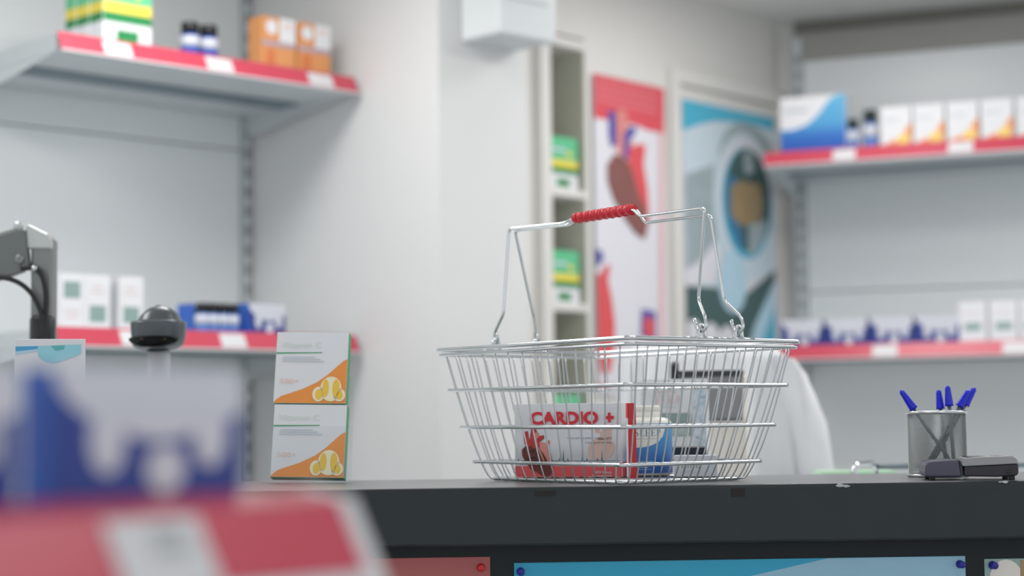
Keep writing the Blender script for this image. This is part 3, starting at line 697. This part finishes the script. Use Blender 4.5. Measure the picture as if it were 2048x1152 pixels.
for pts, r, dy in (([(-40, 548), (0, 557), (30, 560), (55, 571), (75, 590), (88, 615), (96, 640), (98, 680), (98, 720)], .0042, -.034), ([(52, 540), (68, 538), (82, 540), (94, 553), (101, 580), (102, 610), (99, 640), (99, 690), (99, 720)], .0048, -.03)):
    P = [(mpx(*p)[0], dy, mpx(*p)[1]) for p in pts]
    MB().tube(fillet(P, .02, 4), r, 8).build('cable', M_RUBBER, ma)
cl = MB().lathe([(.001, 0), (.005, 0), (.005, .004), (.001, .0055)], 12); px_, pz_ = mpx(79, 540); cl.v = [(px_+v[0], -.032-v[2], pz_+v[1]) for v in cl.v]; cl.build('cable_clip', M_CHROME, ma)
# chrome rack and pale green carton on the staff desk
Yr = 3.06
rk = thing('chrome_rack', 'low chrome tube rack behind the counter near the pen cup', 'rack', (W(1700, 940, Yr).x, Yr, MZ))
ox = W(1700, 940, Yr).x
def rp_(px, py, dy): p = W(px, py, Yr+dy); return (p.x-ox, dy, p.z-MZ)
b0 = rp_(1702, 952, -.02); b1 = rp_(1708, 930, -.02); b2 = rp_(1750, 926, .05); b3 = rp_(1760, 952, .05)
MB().tube(fillet([(b0[0], b0[1], .0), b1, b2, (b3[0], b3[1], .0)], .018, 6), .0055, 10).build('end_hoop', M_CHROME, rk)
e0 = (b1[0]+.42, -.02, b1[2]); e1 = (b2[0]+.42, .05, b2[2])
MB().tube(fillet([(e0[0]+.01, e0[1], .0), e0, e1, (e1[0]+.01, e1[1], .0)], .018, 6), .0055, 10).build('end_hoop', M_CHROME, rk)
MB().tube([(b2[0]+.004, .045, b2[2]-.006), (e1[0], .045, e1[2]-.006)], .005, 8).build('rail', mat('dull_rail', '#7e8c92', .4, .6), rk)
MB().tube([(b0[0], -.018, .03), (e0[0]+.008, -.018, .03)], .004, 8).build('rail', M_CHROME, rk)
A, u, az, gw = face_frame(1640, 1792, 3.24, 3.24)
gz_ = W(1700, 944, 3.24).z-MZ
gc = thing('green_carton', 'pale green carton lying on the staff desk behind the rack', 'box', (A.x, A.y, MZ), az)
MB().box(0, gw, 0, .09, 0, gz_).build('carton', M_PGREEN, gc, .001)
MB().box(gw*.02, gw*.98, .004, .086, gz_, gz_+.0015).build('lid_flap', M_PGREEN, gc)
# white coat over a chair back
Yk = 3.72
cc = W(1440, 833, Yk)
ch_ = thing('office_chair', 'office chair behind the counter with a white coat over its back', 'chair', (cc.x, cc.y, 0))
MB().box(-.17, .17, -.012, .02, .62, 1.19).build('backrest', M_DKGREY, ch_, .01)
MB().box(-.23, .23, .03, .46, .44, .50).build('seat', M_DKGREY, ch_, .02)
MB().box(-.03, .03, .02, .05, .46, .66).build('back_bracket', M_BLACKP, ch_)
MB().lathe([(.03, .06), (.03, .44)], 12, cy=.24).build('gas_column', M_BLACKP, ch_)
for k in range(5):
    q = 2*PI*k/5; MB().tube([(0, .24, .07), (.28*math.cos(q), .24+.28*math.sin(q), .055)], .02, 8).build('foot_spoke', M_BLACKP, ch_)
    MB().lathe([(.001, 0), (.02, .004), (.026, .025), (.02, .046), (.001, .05)], 10, cx=.28*math.cos(q), cy=.24+.28*math.sin(q)).build('castor', M_BLACKP, ch_)
ct = thing('white_coat', 'white lab coat draped over a chair back behind the basket', 'coat', (cc.x, cc.y, 0))
kx = Yk/FPX
def kp(px, py): p = W(px, py, Yk); return (p.x-cc.x, p.z)
Lp = [(1290, 694), (1262, 700), (1247, 720), (1240, 760), (1236, 820), (1232, 880), (1228, 950), (1222, 1040), (1216, 1160), (1212, 1280)]
Rp = [(1500, 690), (1548, 697), (1572, 712), (1582, 760), (1588, 820), (1592, 880), (1600, 950), (1608, 1040), (1612, 1160), (1614, 1280)]
seg = 72; vs = []; nl = 40
def lerp(P, t):
    t *= len(P)-1; i = min(int(t), len(P)-2); f = t-i; return (P[i][0]*(1-f)+P[i+1][0]*f, P[i][1]*(1-f)+P[i+1][1]*f)
for j in range(nl+1):
    t = j/nl; l = kp(*lerp(Lp, t)); r = kp(*lerp(Rp, t)); cxm = (l[0]+r[0])/2; hw_ = (r[0]-l[0])/2; z = (l[1]+r[1])/2
    dep = .035+.05*min(1, t*2.2)
    for k in range(seg):
        q = 2*PI*k/seg; c_, s_ = math.cos(q), math.sin(q)
        fold = .015*min(1, t*1.6)*(math.sin(q*9+1.2*math.sin(t*3))+.6*math.sin(q*15+2+t*2))
        zz_ = z + (.012*math.cos(2*q) if t < .2 else 0)*(1-t*5 if t < .2 else 0)
        vs.append((cxm+(hw_+fold*.4)*math.copysign(abs(c_)**.7, c_), .004+(dep+fold)*math.copysign(abs(s_)**.8, s_), zz_))
fs = [(j*seg+k, (j+1)*seg+k, (j+1)*seg+(k+1) % seg, j*seg+(k+1) % seg) for j in range(nl) for k in range(seg)]
fs.append(tuple(range(seg)))
mbk = MB().add(vs, fs[:-1], 0, True); mbk.add(vs[:seg], [tuple(range(seg))], 0, True); mbk.build('coat_body', M_COAT, ct)
# sleeve hanging on the right
sp = [(1560, 716), (1578, 745), (1590, 790), (1602, 840), (1612, 890), (1622, 950), (1630, 1020), (1634, 1080)]
P = [kp(*p) for p in sp]; vs = []; sg = 28
for i, (x, z) in enumerate(P):
    t = i/(len(P)-1); rx = (.026+.018*min(1, t*2.2)); ry = .05
    for k in range(sg):
        q = 2*PI*k/sg; f = .004*math.sin(5*q+i*1.3)+.003*math.sin(3*q-i*.9)
        vs.append((x+(rx+f)*math.cos(q), -.028+(ry+f)*math.sin(q), z+.006*math.cos(q)*(-1)))
mbs = MB().add(vs, [(i*sg+k, (i+1)*sg+k, (i+1)*sg+(k+1) % sg, i*sg+(k+1) % sg) for i in range(len(P)-1) for k in range(sg)], 0, True)
mbs.add(vs[:sg], [tuple(range(sg))]); mbs.add(vs[-sg:], [tuple(range(sg-1, -1, -1))]); mbs.build('sleeve', M_COAT, ct)
P = [kp(*p) for p in [(1440, 688), (1455, 720), (1470, 780), (1478, 860)]]
mbc = MB(); vs = []
for i, (x, z) in enumerate(P):
    w_ = .03-.006*i; vs += [(x-w_*.3, -.055-.012*min(i, 2), z), (x+w_, -.058-.012*min(i, 2), z-.004), (x+w_, -.050-.012*min(i, 2), z-.004), (x-w_*.3, -.045-.012*min(i, 2), z)]
mbc.add(vs, [(i*4+k, i*4+4+k, i*4+4+(k+1) % 4, i*4+(k+1) % 4) for i in range(3) for k in range(4)]+[(0, 1, 2, 3), (15, 14, 13, 12)], 0); mbc.build('lapel', M_COAT, ct)

# =================================================================== SHELVING
RAILH = .042; SLANT = .021
def rail_part(L, parent, x0=0.0):
    o = MB().prism([(0, 0), (-SLANT, -RAILH), (-SLANT+.003, -RAILH-.001), (.003, 0)], 'x', x0, x0+L).build('price_rail', M_RED, parent)
    MB().prism([(-SLANT-.001, -RAILH-.0005), (-SLANT-.001, -RAILH-.005), (-SLANT+.006, -RAILH-.005), (-SLANT+.006, -RAILH-.0005)], 'x', x0, x0+L).build('rail_lip', M_TAG, parent)
    return o
def tag_part(x0, x1, parent, m=M_TAG):
    e = .0012
    mb = MB().prism([(-.0002-e, -.003), (-SLANT-e+.001, -RAILH+.002), (-SLANT+.001, -RAILH+.002), (-.0002, -.003)], 'x', x0, x1, 0)
    o = mb.build('price_tag', [m, M_INK], parent)
    pr = MB()
    for k, (a, b) in enumerate(((.15, .6), (.15, .85), (.4, .85))):
        z = -.012-.009*k; y = -SLANT*(-z/RAILH)-e-.0004
        pr.add([(x0+(x1-x0)*a, y, z), (x0+(x1-x0)*b, y, z), (x0+(x1-x0)*b, y+.002, z+.004), (x0+(x1-x0)*a, y+.002, z+.004)], [(0, 1, 2, 3)], 1)
    me = o.data; 
    return o
def shelf_level(unit, z, L, dep, x0=0.0, tags=()):
    sh = MB().box(x0, x0+L, .004, dep, -.044, -.004).build('shelf', M_STEELG, unit); sh.location = (0, 0, z)
    rail_part(L, sh, x0)
    for a, b in tags: tag_part(a, b, sh)
    MB().box(x0+.03, x0+L-.03, dep*.42, dep*.62, -.049, -.0442).build('stiffener', M_DARKST, sh)
    for x in (x0+.002, x0+L-.006): MB().prism([(.01, -.044), (dep, -.044), (dep, -.10), (dep-.05, -.10)], 'x', x, x+.004).build('bracket', M_STEELG, sh)
    return sh
def upright(unit, x, y, z0, z1, m=M_STEELG):
    mb = MB().box(x-.015, x+.015, y, y+.03, z0, z1)
    o = mb.build('upright', m, unit)
    st = MB(); z = z0+.05
    while z < z1-.05:
        st.box(x-.0055, x+.0055, y-.006, y-.0002, z, z+.03); z += .055
    q = st.build('slot_strip', M_INK, o); q['kind'] = 'stuff'
    return o
# left unit
L0 = flat(LA)
lu = thing('shelving_unit', 'white shelving unit on the left with red price rails', 'shelving', L0, ang(LU))
def lx(px, py, b=0.0): return onp(px, py, L0+LV*b, LU)
z_lt = LA.z; z_ll = (W(115, 660, 4.0).z + onp(708, 664, L0, LU)[1])/2
pz = [0.02, .62, onp(300, 280, L0+LV*L_DEP, LU)[1], CEIL-.02]
for i in range(3): MB().box(-1.6, L_LEN-.02, L_DEP, L_DEP+.03, pz[i]+.0015, pz[i+1]-.0015).build('back_panel', M_PANEL, lu, .003)
upright(lu, L_LEN-.002, L_DEP-.008, .02, CEIL-.03); upright(lu, -.02, L_DEP-.008, .02, CEIL-.03)
ltags = [(lx(202, 90)[0], lx(258, 100)[0]), (lx(408, 125)[0], lx(460, 130)[0]), (lx(612, 155)[0], lx(660, 165)[0])]
shelf_level(lu, z_lt, L_LEN, L_DEP-.012, 0, ltags)
t1 = [(lx(236, 680)[0], lx(292, 680)[0]), (lx(436, 680)[0], lx(486, 680)[0])]
shelf_level(lu, z_ll, L_LEN, L_DEP-.012, 0, t1)
MB().box(-1.6, L_LEN-.02, .0, L_DEP, .02, .12).build('plinth', M_PANEL, lu)
# right unit
ru = thing('shelving_unit', 'white shelving unit on the right with red price rails', 'shelving', flat(RA), ang(RU))
def rx(px, py, b=0.0): return onp(px, py, flat(RA)+RV*b, RU)
z_rt = RA.z; z_rl = rx(1700, 688)[1]
for z0, z1 in ((.02, .75), (.7515, 1.5), (1.5015, hz0)): MB().box(.03, 3.0, R_DEP, R_DEP+.03, z0, z1-.0015).build('back_panel', M_PANEL, ru, .003)
upright(ru, .012, R_DEP-.008, .02, CEIL-.06)
R_LEN = 1.6
shelf_level(ru, z_rt, R_LEN, R_DEP-.012, 0, [(rx(1667, 300)[0], rx(1712, 300)[0]), (rx(1897, 285)[0], rx(1947, 285)[0])])
shelf_level(ru, z_rl, R_LEN, R_DEP-.012, 0.02, [(rx(1746, 690)[0], rx(1796, 690)[0]), (rx(2006, 685)[0], rx(2062, 685)[0])])
MB().box(.0, R_LEN, .0, R_DEP, .02, .12).build('plinth', M_PANEL, ru)
# near shelf at the lower left
GL = .75
fu = thing('near_shelf', 'out-of-focus shelf with red price rail in the near left foreground', 'shelf', flat(GA)-GU*GL, ang(GU))
def gx(px, py, b=0.0): return onp(px, py, flat(GA)-GU*GL+GV*b, GU)
s_ = MB().box(0, GL, .03, .40, -.044, .0045).build('shelf', M_STEELG, fu); s_.location = (0, 0, GA.z)
MB().prism([(.034, .006), (0, 0), (-.024, -.040), (-.021, -.041), (.003, -.003), (.034, .003)], 'x', 0, GL).build('price_rail', M_RED, s_)
MB().prism([(-.024, -.0405), (-.028, -.049), (-.018, -.049), (-.018, -.0405)], 'x', 0, GL).build('rail_lip', M_TAG, s_)
ta = gx(196, 1060)[0]; tb = gx(385, 1045)[0]
MB().prism([(-.0035, -.0035), (-.0255, -.0395), (-.0243, -.0400), (-.0022, -.0035)], 'x', ta, tb).build('price_tag', M_TAG, s_)
for k, (f0, f1) in enumerate(((.45, .75), (.4, .8))):
    zt_ = -.013-.009*k; yt_ = -.0014+zt_*.605
    MB().add([(ta+(tb-ta)*f0, yt_-.0010, zt_), (ta+(tb-ta)*f1, yt_-.0010, zt_), (ta+(tb-ta)*f1, yt_+.0022, zt_+.0055), (ta+(tb-ta)*f0, yt_+.0022, zt_+.0055)], [(0, 1, 2, 3)]).build('tag_print', mat('pale_tag_ink', '#b4b7bb', .6), s_)
MB().prism([(.034, .0065), (-.001, .0005), (-.029, -.050), (.034, -.050)], 'x', GL, GL+.014).build('rail_end_cap', M_TAG, s_)
upright(fu, GL-.02, .40, .02, GA.z-.05); upright(fu, .02, .40, .02, GA.z-.05)
MB().box(.0, GL, .43, .45, .02, GA.z-.03).build('back_panel', M_PANEL, fu)
MB().box(.0, GL, .0, .40, .02, .12).build('plinth', M_PANEL, fu)

# ------------------------------------------------------------------ goods on shelves
def carton(name, label, w, d, h, base, layers=None, cat='box', side=None, text=()):
    t = thing(name, label, cat); MB().box(0, w, 0, d, 0, h).build('carton', base, t, .001)
    if layers: decal('print', layers, t, 0, .0003)
    if side: side(t)
    for (s, x0, x1, z0, z1, m) in text: letters('lettering', s, x0*w, x1*w, z0*h, z1*h, m, t, -.003)
    return t
def put(t, unit0, U, V, x, b, z, first, label=None, group=None, drot=0):
    p = unit0+U*x+V*b; loc = (p.x, p.y, z); rz = ang(U)+drot
    if first:
        t.location = loc; t.rotation_euler = (0, 0, rz)
        if label: t['label'] = label
        if group: t['group'] = group
        return t
    return dup(t, loc, rz, label, group)
def sc_layers(w, h):
    def P(x, y): return ((x-105)/380*w, (980-y)/245*h)
    def E(cx, cy, rx_, ry_): return [P(*q) for q in ell(cx, cy, rx_, ry_, 22)]
    top = [P(*q) for q in [(106, 736), (484, 736), (484, 815), (462, 828), (440, 836), (250, 838), (170, 826), (135, 800), (106, 758)]]
    return [(M_COOL, [top]), (M_COOL, [E(205, 868, 34, 64), E(415, 862, 35, 62)]), (M_COOL, [E(312, 836, 84, 34)]), (M_COOL, [E(320, 926, 40, 44)])]
# foreground scallop cartons
g0 = flat(GA)-GU*GL
FZ = GA.z+.0047; gb = .040
xa = gx(107, 860, gb)[0]; xb_ = gx(483, 860, gb)[0]; cn = g0+GU*xa+GV*gb
nW = xb_-xa; nD = onp(42, 860, cn, GV)[0]; nH = gx(107, 735, gb)[1]-FZ
def side_blue(t, d, h): MB().box(-.0004, 0, .001, d-.001, .001, h-.001).build('side_panel', mat('bright_blue_ink', '#2e68cc', .4), t)
near = carton('scallop_box', '', nW, nD, nH, M_NAVY, sc_layers(nW, nH), side=lambda t: side_blue(t, nD, nH))
put(near, g0, GU, GV, xa, gb, FZ, True, 'large blurred navy and white scalloped carton, nearest on the foreground shelf', 'scalloped cartons on the near shelf')
put(near, g0, GU, GV, gx(38, 860, gb)[0]-nW, gb, FZ, False, 'blurred navy and white scalloped carton cut off by the left picture edge', 'scalloped cartons on the near shelf')
SW, SD, SH = .113, .075, .078
scal = carton('scallop_box', '', SW, SD, SH, M_NAVY, sc_layers(SW, SH), side=lambda t: side_blue(t, SD, SH))
# left unit, lower shelf
zL = z_ll-.0038
def lpos(px, py, b): return lx(px, py, b)[0]
put(scal, L0, LU, LV, lpos(497, 640, .03), .03, zL, True, 'navy and white scalloped carton at the right end of the left lower shelf', 'scalloped cartons on the left shelf')
put(scal, L0, LU, LV, lpos(388, 640, .10), .10, zL, False, 'navy carton behind the black-capped bottles on the left lower shelf', 'scalloped cartons on the left shelf')
mat('faint_rose_ink', '#e3d3d4', .5)
def wb_box(flip):
    w, h = .066, .128; f = (lambda a, b: (h*(1-b), h*(1-a))) if flip else (lambda a, b: (h*a, h*b))
    t = carton('white_box', '', w, .05, h, M_WHITE, [(M_SAGE, [rect(w*.18, w*.82, *f(.14, .44))])])
    for a, b, c, d in ((.2, .8, .66, .7), (.28, .72, .76, .8)): decal('print_line', [(MATS['faint_rose_ink'], [rect(w*a, w*b, *f(c, d))])], t, 0, .0003)
    return t
wbx0 = wb_box(True); wbx = wb_box(False)
for i, (px, lab) in enumerate(((118, 'white carton with a sage square, beside the monitor arm post'), (170, 'white carton with a sage square, middle of three on the left lower shelf'), (238, 'white carton with a sage square, behind the barcode scanner'))):
    put(wbx0 if i == 0 else wbx, L0, LU, LV, lpos(px, 620, .03), .03, zL, i < 2, lab, 'white cartons on the left shelf')
def bottle(name, label, r, h, capm, lab_m, low_m):
    t = thing(name, label, 'bottle')
    MB().lathe([(.001, 0), (r-.001, 0), (r, .002), (r, h*.62), (r*.86, h*.67), (r*.8, h*.68)], 20).build('bottle_body', low_m, t)
    MB().lathe([(r+.0004, h*.3), (r+.0004, h*.6)], 20).build('label', lab_m, t)
    MB().lathe([(.001, h*.68), (r*.93, h*.68), (r*.93, h*.985), (r*.86, h), (.001, h)], 20).build('cap', capm, t)
    return t
bot = bottle('supplement_bottle', '', .0175, .075, M_BLACKP, M_COOL, mat('bottle_blue', '#5b86cf', .35))
for i, px in enumerate((404, 424, 444, 464)):
    put(bot, L0, LU, LV, lpos(px, 640, .05), .05, zL, i == 0, ('leftmost', 'second from left', 'third from left', 'rightmost')[i]+' of four black-capped bottles on the left lower shelf', 'black-capped bottles on the left lower shelf')
# left unit, upper shelf
zT = z_lt-.0038
def gr_layers(w, h): return [(M_GREENL, [rect(.001, w-.001, h*.5, h*.999)]), (M_YELLOW, [rect(.001, w-.001, h*.42, h*.56)]), (M_GREEND, [rect(.001, w-.001, h*.30, h*.42)]), (M_GREEND, [rect(w*.28, w*.72, h*.06, h*.2)]), (M_YELLOW, [ell(w*.7, h*.68, w*.1, h*.05)]), (M_PALE2, [rect(w*.12, w*.6, h*.72, h*.78)])]
GWd, GD, GH = .132, .05, .185
def gr_side(t):
    for x0, x1 in ((-.0004, 0), (GWd, GWd+.0004)):
        for m, a, b in ((M_GREENL, .56, .999), (M_YELLOW, .42, .56), (M_GREEND, .30, .42)):
            MB().box(x0, x1, .001, GD-.001, GH*a, GH*b).build('side_stripe', m, t)
grn = carton('green_box', '', GWd, GD, GH, M_WHITE, gr_layers(GWd, GH), side=gr_side)
gxs = lpos(206, 60, .03)
for i in range(3): put(grn, L0, LU, LV, gxs-.004*i, .03+.056*i, zT, i == 0, ('front', 'middle', 'rearmost')[i]+' of three green and yellow striped cartons on the left top shelf', 'green cartons on the left top shelf')
bot2 = bottle('supplement_bottle', '', .0235, .088, M_BLACKP, M_COOL, M_BLUE)
for i, px in enumerate((380, 417)):
    put(bot2, L0, LU, LV, lpos(px, 100, .05), .05, zT, i == 0, ('left', 'right')[i]+' black-capped blue bottle on the left top shelf between green and orange cartons', 'bottles on the left top shelf')
def or_layers(w, h): return [(M_WHITE, [rect(w*.52, w-.0005, h*.5, h*.999)]), (mat('lilac_ink', '#b9a3ad', .5), [rect(.0005, w-.0005, h*.44, h*.54)]), (M_WHITE, [ell(w*.28, h*.80, w*.17, h*.14)]), (M_ORANGE3, [rect(w*.12, w*.38, h*.1, h*.38)]), (M_PINKO, [ell(w*.76, h*.86, w*.1, h*.05)])]
ob = carton('orange_box', '', .105, .06, .135, M_ORANGE2, or_layers(.105, .135))
for i, px in enumerate((524, 596)):
    put(ob, L0, LU, LV, lpos(px, 100, .03), .03, zT, i == 0, ('left', 'right')[i]+' of two orange and white cartons on the left top shelf', 'orange cartons on the left top shelf')
# right unit, upper shelf
zR = z_rt-.0038; r0 = flat(RA)
def rpos(px, py, b): return rx(px, py, b)[0]
bw = rpos(1692, 240, .03)-rpos(1560, 240, .03); bh = .178
big = carton('blue_box', 'large white and blue swoosh carton at the left of the right top shelf', bw, .06, bh, M_WHITE, [
    (ramp_mat('swoosh_blue', 2, [(0, '#2353b4'), (.05, '#2f6fc4'), (.09, '#4fa3d8'), (.18, '#63b9e2')]), [[(.001, .001), (bw-.001, .001), (bw-.001, bh-.001), (bw*.86, bh*.99), (bw*.74, bh*.9), (bw*.6, bh*.68), (bw*.42, bh*.5), (bw*.2, bh*.42), (.001, bh*.42)]]), (M_GREYT, [rect(bw*.06, bw*.42, bh*.72, bh*.79)])])
put(big, r0, RU, RV, rpos(1560, 240, .03), .03, zR, True)
for i, (px, r, hh_, lab) in enumerate(((1706, .019, .098, 'shorter dark-capped bottle beside the blue swoosh carton'), (1741, .023, .122, 'taller dark-capped bottle before the row of Vitamin cartons'))):
    b_ = bottle('supplement_bottle', lab, r, hh_, mat('dark_teal_cap', '#1d2e30', .4), M_COOL, mat('bottle_blue', '#5b86cf')); put(b_, r0, RU, RV, rpos(px, 260, .05), .05, zR, True, None, 'bottles on the right top shelf')
vw = (rpos(1892, 240, .03)-rpos(1760, 240, .03))/2-.006; vh = .125
def v_layers(w, h):
    P = lambda p: [(q[0]*w, (1-q[1])*h) for q in p]
    return [(M_ORANGE, [P([(.0, .99), (.2, .9), (.45, .83), (.7, .7), (.88, .5), (.99, .4), (.99, .99)])]), (M_CREAM, [P(ell(.72, .82, .2, .15))]), (M_LEMON, [P(ell(.72, .82, .15, .11))]), (M_GREYT, [P(rect(.12, .6, .3, .34))])]
vb = carton('vitamin_box', '', vw, .05, vh, M_WHITE, v_layers(vw, vh))
nm = ('first', 'second', 'third', 'fourth', 'fifth')
for i, px in enumerate((1761, 1826, 1893, 1962, 2034)):
    put(vb, r0, RU, RV, rpos(px, 240, .03), .03, zR, i == 0, nm[i]+' white and orange citrus carton from the left on the right top shelf', 'citrus cartons on the right top shelf')
# right unit, lower shelf
zR2 = z_rl-.0038
sw2 = rpos(1650, 660, .03)-rpos(1562, 660, .03)
scr = carton('scallop_box', '', sw2-.008, .06, .085, M_NAVY, sc_layers(sw2-.008, .085))
for i in range(4):
    put(scr, r0, RU, RV, rpos(1562, 660, .03)+sw2*i, .03, zR2, i == 0, nm[i]+' navy and white scalloped carton from the left on the right lower shelf', 'scalloped cartons on the right lower shelf')
wv_ = carton('white_box', '', .08, .05, .122, M_WHITE, [(M_SAGE, [rect(.016, .064, .036, .058)])])
decal('print_line', [(MATS['faint_rose_ink'], [rect(.014, .066, .086, .091)])], wv_, 0, .0003)
for i, px in enumerate((1918, 1980, 2040)):
    put(wv_, r0, RU, RV, rpos(px, 640, .03), .03, zR2, i == 0, nm[i]+' white carton with sage bar from the left on the right lower shelf', 'white cartons on the right lower shelf')

# =================================================================== BACK WALL THINGS
# narrow cabinet with open niches
cab = thing('niche_cabinet', 'narrow white cabinet with open niches left of the heart poster', 'cabinet', Q0, ang(QU))
n0 = qx(1098, 300)[0]; n1 = qx(1166, 300)[0]; ct_ = qx(1130, 95)[1]
MB().box(t_cab0, n0, -.01, .34, 0, 2.2).build('side_panel', M_WARM, cab)
MB().box(n1, t_cab1, -.01, .34, 0, 2.2).build('side_panel', M_WARM, cab)
MB().box(n0, n1, .33, .345, 0, 2.2).build('back_panel', M_NICHE, cab)
MB().box(n1-.002, n1-.0002, -.006, .33, 0, ct_).build('side_lining', M_NICHE, cab)
MB().box(n0, n1, -.01, .33, ct_, 2.2).build('top_board', M_WARM, cab)
nz_ = [qx(1130, 394)[1], qx(1130, 622)[1], qx(1130, 912)[1]]
for z in nz_: MB().box(n0, n1, -.008, .33, z, z+.022).build('shelf_board', M_WARM, cab)
gsz = (nz_[0], nz_[1], nz_[2]); glab = ('green and yellow carton in the top niche left of the heart poster', 'green and yellow carton in the middle niche left of the heart poster', 'green and yellow carton in the lowest niche, seen through the basket')
sg_ = grn
for i, z in enumerate(gsz):
    d_ = dup(grn, (0, 0, 0), 0, glab[i], 'green cartons in the cabinet niches')
    p = Q0+QU*(n0+.001)+QV*.004; d_.location = (p.x, p.y, z+.0222); d_.rotation_euler = (0, 0, ang(QU))
    d_.scale = (.98*(n1-n0-.012)/GWd if GWd > (n1-n0-.012) else 1, 1, .83)
# posters
def poster(name, label, poly_px, layers, y):
    x0, z1 = qx(*poly_px[0]); x1, _ = qx(*poly_px[1]); z0 = qx(*poly_px[2])[1]
    t = thing(name, label, 'poster', Q0, ang(QU)); MB().box(x0, x1, y, y+.002, z0, z1).build('sheet', M_POSTW, t)
    clip = lambda q: (min(max(q[0], x0+.001), x1-.001), min(max(q[1], z0+.001), z1-.001))
    decal('print', [(m, [[clip(qx(*p)) for p in poly] for poly in polys]) for m, polys in layers], t, y, .0004)
    return t
def E(cx, cy, rx_, ry_, n=22, sk=.2): return [(x, y+(x-cx)*sk) for x, y in ell(cx, cy, rx_, ry_, n)]
lines = [[(1184, 163+k*16), (1306, 190+k*16), (1306, 196+k*16), (1184, 169+k*16)] for k in range(3)]
poster('heart_anatomy_poster', 'tall white and red anatomy poster with a large heart on the back wall', [(1180, 147), (1322, 178), (1180, 790)], [
    (M_POSTPINK, [[(1311, 262), (1322, 264), (1322, 760), (1311, 757)]]),
    (M_POSTRED, [[(1180, 140), (1322, 170), (1322, 268), (1290, 262), (1262, 250), (1180, 236)]]),
    (mat('poster_line_pink', '#df8088', .5), lines),
    (M_HPINK, [[(1226, 225), (1234, 218), (1246, 224), (1250, 262), (1262, 300), (1240, 320), (1226, 300)]]),
    (M_VIOLET, [[(1210, 222), (1224, 224), (1226, 290), (1215, 296), (1210, 270)], [(1240, 270), (1252, 254), (1266, 254), (1262, 272), (1252, 280), (1250, 318), (1240, 314)]]),
    (M_CORAL, [[(1250, 300), (1270, 288), (1284, 292), (1280, 330), (1288, 380), (1291, 440), (1284, 476), (1262, 440), (1250, 360)]]),
    (M_BROWN, [[(1207, 330), (1222, 308), (1245, 318), (1258, 345), (1270, 390), (1284, 420), (1288, 455), (1281, 480), (1262, 466), (1240, 436), (1220, 400), (1208, 365)]]),
    (M_VIOLET, [[(1182, 498), (1196, 502), (1200, 520), (1186, 534), (1182, 528)], [(1276, 618), (1304, 624), (1304, 680), (1274, 672)]]),
    (M_CORAL, [[(1182, 545), (1194, 552), (1200, 535), (1213, 530), (1208, 560), (1216, 600), (1222, 650), (1221, 700), (1212, 745), (1196, 748), (1182, 700)], [(1282, 632), (1300, 640), (1300, 672), (1286, 680), (1279, 660)]]),
    (M_POSTPINK, [[(1184, 762), (1215, 768), (1215, 782), (1184, 776)]])], -.012)
poster('pharmacy_poster', 'blue and white poster with an oval photograph on the door', [(1356, 198), (1541, 241), (1356, 760)], [
    (M_PALE2, [[(1356, 262), (1420, 250), (1470, 246), (1541, 262), (1541, 545), (1500, 560), (1440, 572), (1356, 578)]]),
    (M_POSTW, [[(1356, 470), (1400, 460), (1430, 500), (1450, 560), (1356, 575)]]),
    (M_CYAN, [[(1356, 190), (1541, 232), (1541, 262), (1480, 246), (1420, 244), (1385, 252), (1356, 262)]]),
    (M_SLATE, [E(1485, 330, 56, 84), [(1362, 350), (1420, 330), (1425, 480), (1395, 520), (1365, 540)]]),
    (M_PALE2, [E(1482, 405, 64, 138)]), (M_POSTW, [E(1484, 402, 56, 122)]), (M_CYAN, [E(1485, 408, 50, 112)]),
    (M_TEAL, [E(1487, 402, 46, 104)]), (M_SEABLUE, [[(1442, 360), (1462, 350), (1468, 420), (1480, 500), (1462, 490), (1446, 440)]]),
    (M_SLATE, [[(1488, 450), (1525, 440), (1520, 480), (1500, 512), (1488, 512)], [(1478, 310), (1490, 300), (1500, 345), (1480, 350)]]),
    (M_TAN, [[(1452, 372), (1470, 362), (1512, 370), (1516, 420), (1508, 448), (1470, 452), (1452, 430)]]),
    (M_TEAL, [[(1362, 572), (1420, 576), (1480, 592), (1541, 540), (1541, 600), (1490, 690), (1470, 760), (1362, 750)]]),
    (M_PALE, [[(1541, 560), (1541, 640), (1500, 760), (1470, 755), (1500, 650)]]), (M_CYAN, [[(1541, 612), (1541, 770), (1492, 760), (1520, 670)]]),
    (M_PALE, [E(1455, 565, 28, 62)]), (M_POSTW, [E(1377, 668, 16, 28), E(1412, 676, 18, 30), E(1446, 684, 18, 32)])], -.014)
# white wall unit high on the pillar
b0x, _ = onp(920, 60, KC, LU); b1x = b0x+.2
_, bz = onp(1000, 66, KC-LV*.14, LU)
ac = thing('wall_mounted_unit', 'white box-shaped wall unit mounted high on the pillar', 'wall unit', KC, ang(LU))
MB().box(b0x, b1x, -.146, -.001, bz, bz+.26).build('casing', M_PANEL, ac, .008, 3)
for k in range(4): MB().box(b0x+.03, b1x-.03, -.149, -.146, bz+.09+k*.03, bz+.096+k*.03).build('grille_slot', M_STEELG, ac)
MB().box(b0x+.02, b1x-.02, -.13, -.03, bz-.003, bz).build('air_flap', M_STEELG, ac)
